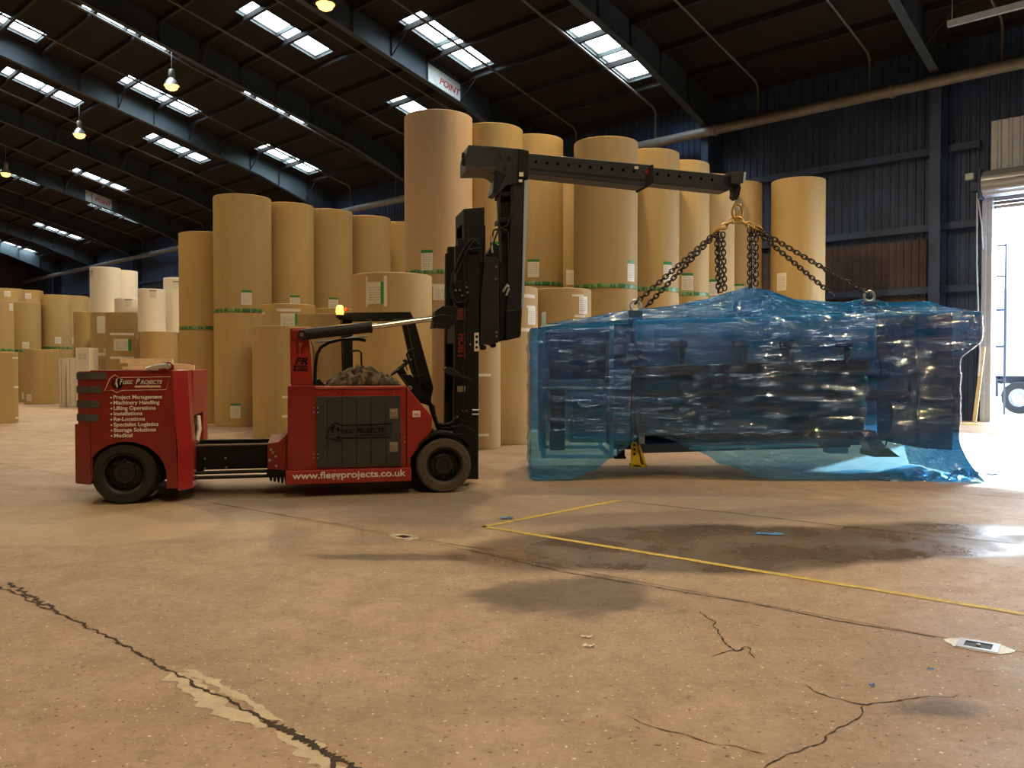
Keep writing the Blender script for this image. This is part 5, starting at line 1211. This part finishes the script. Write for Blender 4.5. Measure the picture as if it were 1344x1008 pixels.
# loose hem spilling over the floor at the right
vs = []; NA, NB = 60, 10
for i in range(NA + 1):
    u = i / NA; x = 5.1 + 2.0 * u
    for j in range(NB + 1):
        v = j / NB; e = math.sin(math.pi * min(1, u * 1.02)) ** .5 if u < 1 else 0
        y = 11.98 + .5 * u - .26 * v * (.4 + e) + .05 * noise.noise(Vector((x * 4, v * 2, 1)))
        vs.append((x - MO.x + .05 * noise.noise(Vector((x * 5, v * 3, 7))), y - MO.y, .006 + .12 * max(0, 1 - v) * e * abs(noise.noise(Vector((x * 3.2, v * 2.5, 3)))) * 2 + .03 * abs(noise.noise(Vector((x * 9, v * 5, 3))))))
MB().add(vs, [(i * (NB + 1) + j, (i + 1) * (NB + 1) + j, (i + 1) * (NB + 1) + j + 1, i * (NB + 1) + j + 1) for i in range(NA) for j in range(NB)]).build('loose_hem', M_poly, sheet, smooth=180, recalc=False)
# clear stretch wrap wound round the middle
vs = []; NV2 = 40
for i in range(NU):
    u = i / NU; x, y, nx, ny = perim(u); s_ = u * PP
    ztw = lerp_tab([(.3, 2.10), (2, 2.18), (6.4, 2.30)], x); zbw = lerp_tab([(.3, .66), (1.75, .62), (4, .58), (5.1, .60), (6.3, .66)], x)
    zbw += .04 * noise.noise(Vector((s_ * 1.5, 4, 4)))
    for j in range(NV2 + 1):
        v = j / NV2; z = zbw + (ztw - zbw) * v
        off = .055 + .022 * noise.noise(Vector((s_ * .9, z * 9, 3))) + .012 * noise.noise(Vector((s_ * 3.5 + z * 5, z * 14, 6)))
        if nx > 0: off += .30 * sm(z)
        ox = nx * off; oy = ny * off
        if nx == 0 and x > X1 - .25: ox += (x - (X1 - .25)) / .25 * (.30 * sm(z))
        vs.append((x + ox - MO.x, y + oy - MO.y, z))
ROW = NV2 + 1; fs = [(i * ROW + j, ((i + 1) % NU) * ROW + j, ((i + 1) % NU) * ROW + j + 1, i * ROW + j + 1) for i in range(NU) for j in range(NV2)]
wrap = MB().add(vs, fs).build('stretch_wrap', M_wrapm, smooth=180, recalc=False); wrap.location = MO
tag(wrap, 'clear glossy stretch wrap wound tightly round the blue-sheeted machine', 'stretch wrap')

# ============================================================ CHAIN SLING
HP = at(967.5, 272, 12.79)
sl = empty('chain_sling', HP); tag(sl, 'lifting chain sling with gold couplings hanging from the boom hook', 'chain sling')
def link(mb_, a, b, r_, w_, roll_, n=14):
    """one oval link from a to b"""
    a, b = Vector(a), Vector(b); d = b - a; L_ = d.length / 2; t = d.normalized(); s1 = t.cross(Vector((0, 1, .2))).normalized(); s2 = t.cross(s1)
    s = s1 * math.cos(roll_) + s2 * math.sin(roll_); c = (a + b) / 2; pts = []
    for k in range(n):
        an = 2 * math.pi * k / n; ca, sa = math.cos(an), math.sin(an)
        pts.append(c + t * ((L_ - w_) * (1 if ca > 0 else -1) * min(1, abs(ca) * 2.2) + w_ * ca) + s * (w_ * sa))
    mb_.tube(pts, r_, 5, closed=True)
def chain(name, p0, p1, pitch=.062, r_=.011, sag=0.0, m=M_chain, w_=.032):
    p0, p1 = Vector(p0) - HP, Vector(p1) - HP; n = max(2, int((p1 - p0).length / pitch)); b = MB()
    P = [p0.lerp(p1, k / n) - Vector((0, 0, sag * 4 * (k / n) * (1 - k / n))) for k in range(n + 1)]
    for k in range(n):
        d = (P[k + 1] - P[k]); link(b, P[k] - d * .22, P[k + 1] + d * .22, r_, w_, (k % 2) * math.pi / 2 + .5)
    return b.build(name, m, sl, smooth=80)
ring = MB(); pts = []
for k in range(24):
    t = 2 * math.pi * k / 24; pts.append((.075 * math.sin(t) + (0.0), 0, -.07 + .115 * math.cos(t)))
ring.tube(pts, .017, 8, closed=True); ring.build('master_ring', M_gold, sl, smooth=80)
AL, AR = at(942, 303, 12.74), at(995, 301, 12.82); RB = at(966, 287, 12.79)
for tgt, k in ((AL, 0), (AR, 1)):
    b = MB(); r0 = RB - HP; r1 = tgt - HP
    for q in range(4): link(b, r0.lerp(r1, q / 4 - .03), r0.lerp(r1, (q + 1) / 4 + .03), .016, .040, q * math.pi / 2 + .3)
    b.build('coupling_link', M_gold, sl, smooth=80)
    b = MB(); c = r1; b.tube([c + Vector((0, 0, .05)), c + Vector((.05 if k else -.05, 0, .0)), c + Vector((.06 if k else -.06, 0, -.07))], .024, 8); b.build('shortening_hook', M_gold, sl, smooth=60)
EYL, EYR, EYR2, EYL2 = at(834, 398, 12.6), at(1141, 386, 12.75), at(1094, 388, 13.3), at(848, 399, 13.05)
chain('chain_leg', AL, EYL); chain('chain_leg', AL + Vector((0, .05, -.02)), EYL2 + Vector((0, 0, -.04)))
chain('chain_leg', AR, EYR, sag=.01); chain('chain_leg', AR + Vector((0, .05, -.03)), EYR2)
for c0, px, yb_ in ((AL + Vector((.03, 0, -.03)), 947, 384), (AR + Vector((-.08, 0, .02)), 988, 378)):
    for k, (dx, dy) in enumerate(((-.045, 0), (0, .03), (.045, -.01))):
        e = at(px, yb_, 12.74); chain('slack_chain', c0 + Vector((dx, dy, 0)), e + Vector((dx, dy, .02 * k)))

# ============================================================ OUTSIDE THE DOOR
yo = MB().box(-60, 40, WALL_D + .26, 90, -.5, -.03).build('outside_ground', M_out, rotz=HALL_ROT); tag(yo, kind='structure')
trl = empty('lorry_trailer', hall(8.3, 33.2, 0), HALL_ROT); tag(trl, 'white lorry trailer parked outside the open shutter door', 'lorry')
MB().box(-.65, 10, -1.2, 1.3, 1.25, 4.2).build('trailer_body', M_pale, trl, bevel=.03)
MB().box(-.6, 10, -1.0, 1.1, 1.0, 1.25).build('chassis', mat('grey_chassis', (.03, .035, .045), .5), trl, bevel=.01)
for x in (.35, 1.6): 
    tw_ = MB().lathe([(.30, 0), (.50, 0), (.54, .05), (.54, .30), (.5, .34), (.3, .34)], 40, 'y', (0, 0, 0)).build('wheel', mat('grey_rubber', (.016, .017, .02), .8), trl, smooth=40); tw_.location = (x, -1.25, .54)
    MB().lathe([(0, .06), (.12, .03), (.14, .09), (.28, .12), (.30, .01), (.30, .3), (0, .3)], 32, 'y').build('rim', M_shackle, tw_, smooth=40)
MB().box(-.6, -.28, -1.25, -.6, .55, 1.22).build('storage_box', mat('blue_grey_box', (.02, .028, .045), .5), trl, bevel=.03)
lad = empty('ladder_rack', at(1298, 480, 28.2) * Vector((1, 1, 0)) if False else Vector((at(1308, 480, 28.2).x, 28.2, 0)), HALL_ROT)
M_lad = mat('ladder_steel', (.038, .046, .06), .5)
for x in (-.24, .24): MB().box(x - .03, x + .03, -.03, .03, 0, 5.6).build('upright', M_lad, lad)
for z in (1.1, 2.2, 3.4, 4.5, 5.5): MB().box(-.21, .21, -.02, .02, z, z + .06).build('rung', M_lad, lad)
tag(lad, 'pale metal ladder-like rack standing just outside the door edge', 'rack')
p0 = at(1279, 548, 24.4); p0.z = 0
o = MB().box(-.05, .05, -.03, .03, 0, 2.15).build('plank', M_wood, bevel=.004); o.location = (p0.x, p0.y, .0); o.rotation_euler = (R(-3), R(5), HALL_ROT); tag(o, 'pale wooden plank leaning by the left door jamb', 'plank')
q = fl(1270, 557, .004); o = MB().box(-.25, .25, -.12, .12, 0, .01).build('yellow_marking', M_yellow, rotz=R(-30)); o.location = q; tag(o, 'small yellow floor patch near the door jamb', 'floor marking')
c = hall(7.95, 26.75, 7.0); fl_ = empty('floodlight', c, HALL_ROT); tag(fl_, 'small pale floodlight beside the shutter coil', 'lamp')
MB().box(-.12, .12, -.12, .0, -.10, .10).build('lamp_head', M_pale, fl_, bevel=.03); MB().box(-.02, .02, 0, .27, -.02, .02).build('bracket', M_pipe, fl_)

# ============================================================ FLOOR BOXES AND LITTER
def floorbox(px, py, w_, d_, rot, lab, ring):
    c = fl(px, py); t = empty('floor_box', c, rot); tag(t, lab, 'floor box')
    MB().box(-w_ / 2, w_ / 2, -d_ / 2, -d_ / 2 + .035, 0, .008).box(-w_ / 2, w_ / 2, d_ / 2 - .035, d_ / 2, 0, .008).box(-w_ / 2, -w_ / 2 + .035, -d_ / 2 + .035, d_ / 2 - .035, 0, .008).box(w_ / 2 - .035, w_ / 2, -d_ / 2 + .035, d_ / 2 - .035, 0, .008).build('frame', M_pale if ring else M_mortar, t)
    MB().box(-w_ / 2 + .035, w_ / 2 - .035, -d_ / 2 + .035, d_ / 2 - .035, .001, .004).build('lid', M_black, t)
    r = random.Random(int(px)); vs = [(0, 0, .0032)]; n = 30
    for k in range(n):
        a = 2 * math.pi * k / n; e = 1 + .25 * noise.noise(Vector((math.cos(a) * 2, math.sin(a) * 2, px)))
        vs.append((w_ * .85 * e * math.cos(a), d_ * .62 * e * math.sin(a), .0032))
    MB().add(vs, [(0, k + 1, (k + 1) % n + 1) for k in range(n)]).build('paint_splash', mat('white_floor_paint', (.75, .75, .76), .45, noise_amt=.2, scale=30) if ring else M_mortar, t, recalc=False)
    if ring: MB().lathe([(0, .004), (.012, .004), (.012, .012), (0, .014)], 8).build('lid_screw', M_shackle, t)
floorbox(1284, 848, .21, .18, R(-35), 'floor box with dark lid in splashed white paint, right foreground', True)
floorbox(530, 705, .20, .17, R(-40), 'small floor box with pale mortar rim in front of the truck', False)
def scrap(px, py, L_, W_, m, rot, lab, nm='plastic_scrap', cat='litter', hgt=.02):
    c = fl(px, py); n = 8; vs = []
    for i in range(n + 1):
        for j in (0, 1, 2):
            x = (i / n - .5) * L_; y = (j / 2 - .5) * W_; vs.append((x + .2 * W_ * noise.noise(Vector((i, j, px))), y + .3 * W_ * noise.noise(Vector((j, i, py))), .006 + hgt * abs(noise.noise(Vector((i * .8, j * 1.3, px))))))
    o = MB().add(vs, [(3 * i + j, 3 * i + 3 + j, 3 * i + 4 + j, 3 * i + 1 + j) for i in range(n) for j in (0, 1)]).build(nm, m, recalc=False); o.location = c; o.rotation_euler.z = R(rot); tag(o, lab, cat)
M_bl = mat('blue_plastic_scrap', (.02, .22, .60), .35)
scrap(665, 681, .13, .07, M_bl, 10, 'small crumpled blue plastic scrap at the corner of the yellow lines', hgt=.05)
scrap(1010, 702, .26, .05, M_bl, -8, 'torn blue plastic strip lying in the wet patch', hgt=.04)
scrap(770, 837, .07, .02, M_white, -15, 'white paper scrap, upper of the two in the foreground', 'paper_scrap')
scrap(773, 849, .07, .025, M_white, 5, 'white paper scrap, lower of the two in the foreground', 'paper_scrap')
scrap(1145, 901, .03, .02, M_bl, 15, 'tiny blue plastic chip in the right foreground')
scrap(930, 882, .02, .012, M_white, 40, 'tiny pale chip beside the foreground crack', 'paper_scrap')
scrap(1221, 880, .04, .012, M_bl, 0, 'tiny pale blue sliver left of the floor box')

# lettering becomes plain mesh so that each word is an object of its own
bpy.context.view_layer.update(); dg = bpy.context.evaluated_depsgraph_get()
for o in [o for o in bpy.data.objects if o.type == 'FONT']:
    me = bpy.data.meshes.new_from_object(o.evaluated_get(dg)); n = bpy.data.objects.new('tmp', me); COL.objects.link(n)
    n.parent = o.parent; n.matrix_parent_inverse = o.matrix_parent_inverse.copy(); n.matrix_basis = o.matrix_basis.copy()
    nm = o.name; bpy.data.objects.remove(o); n.name = nm
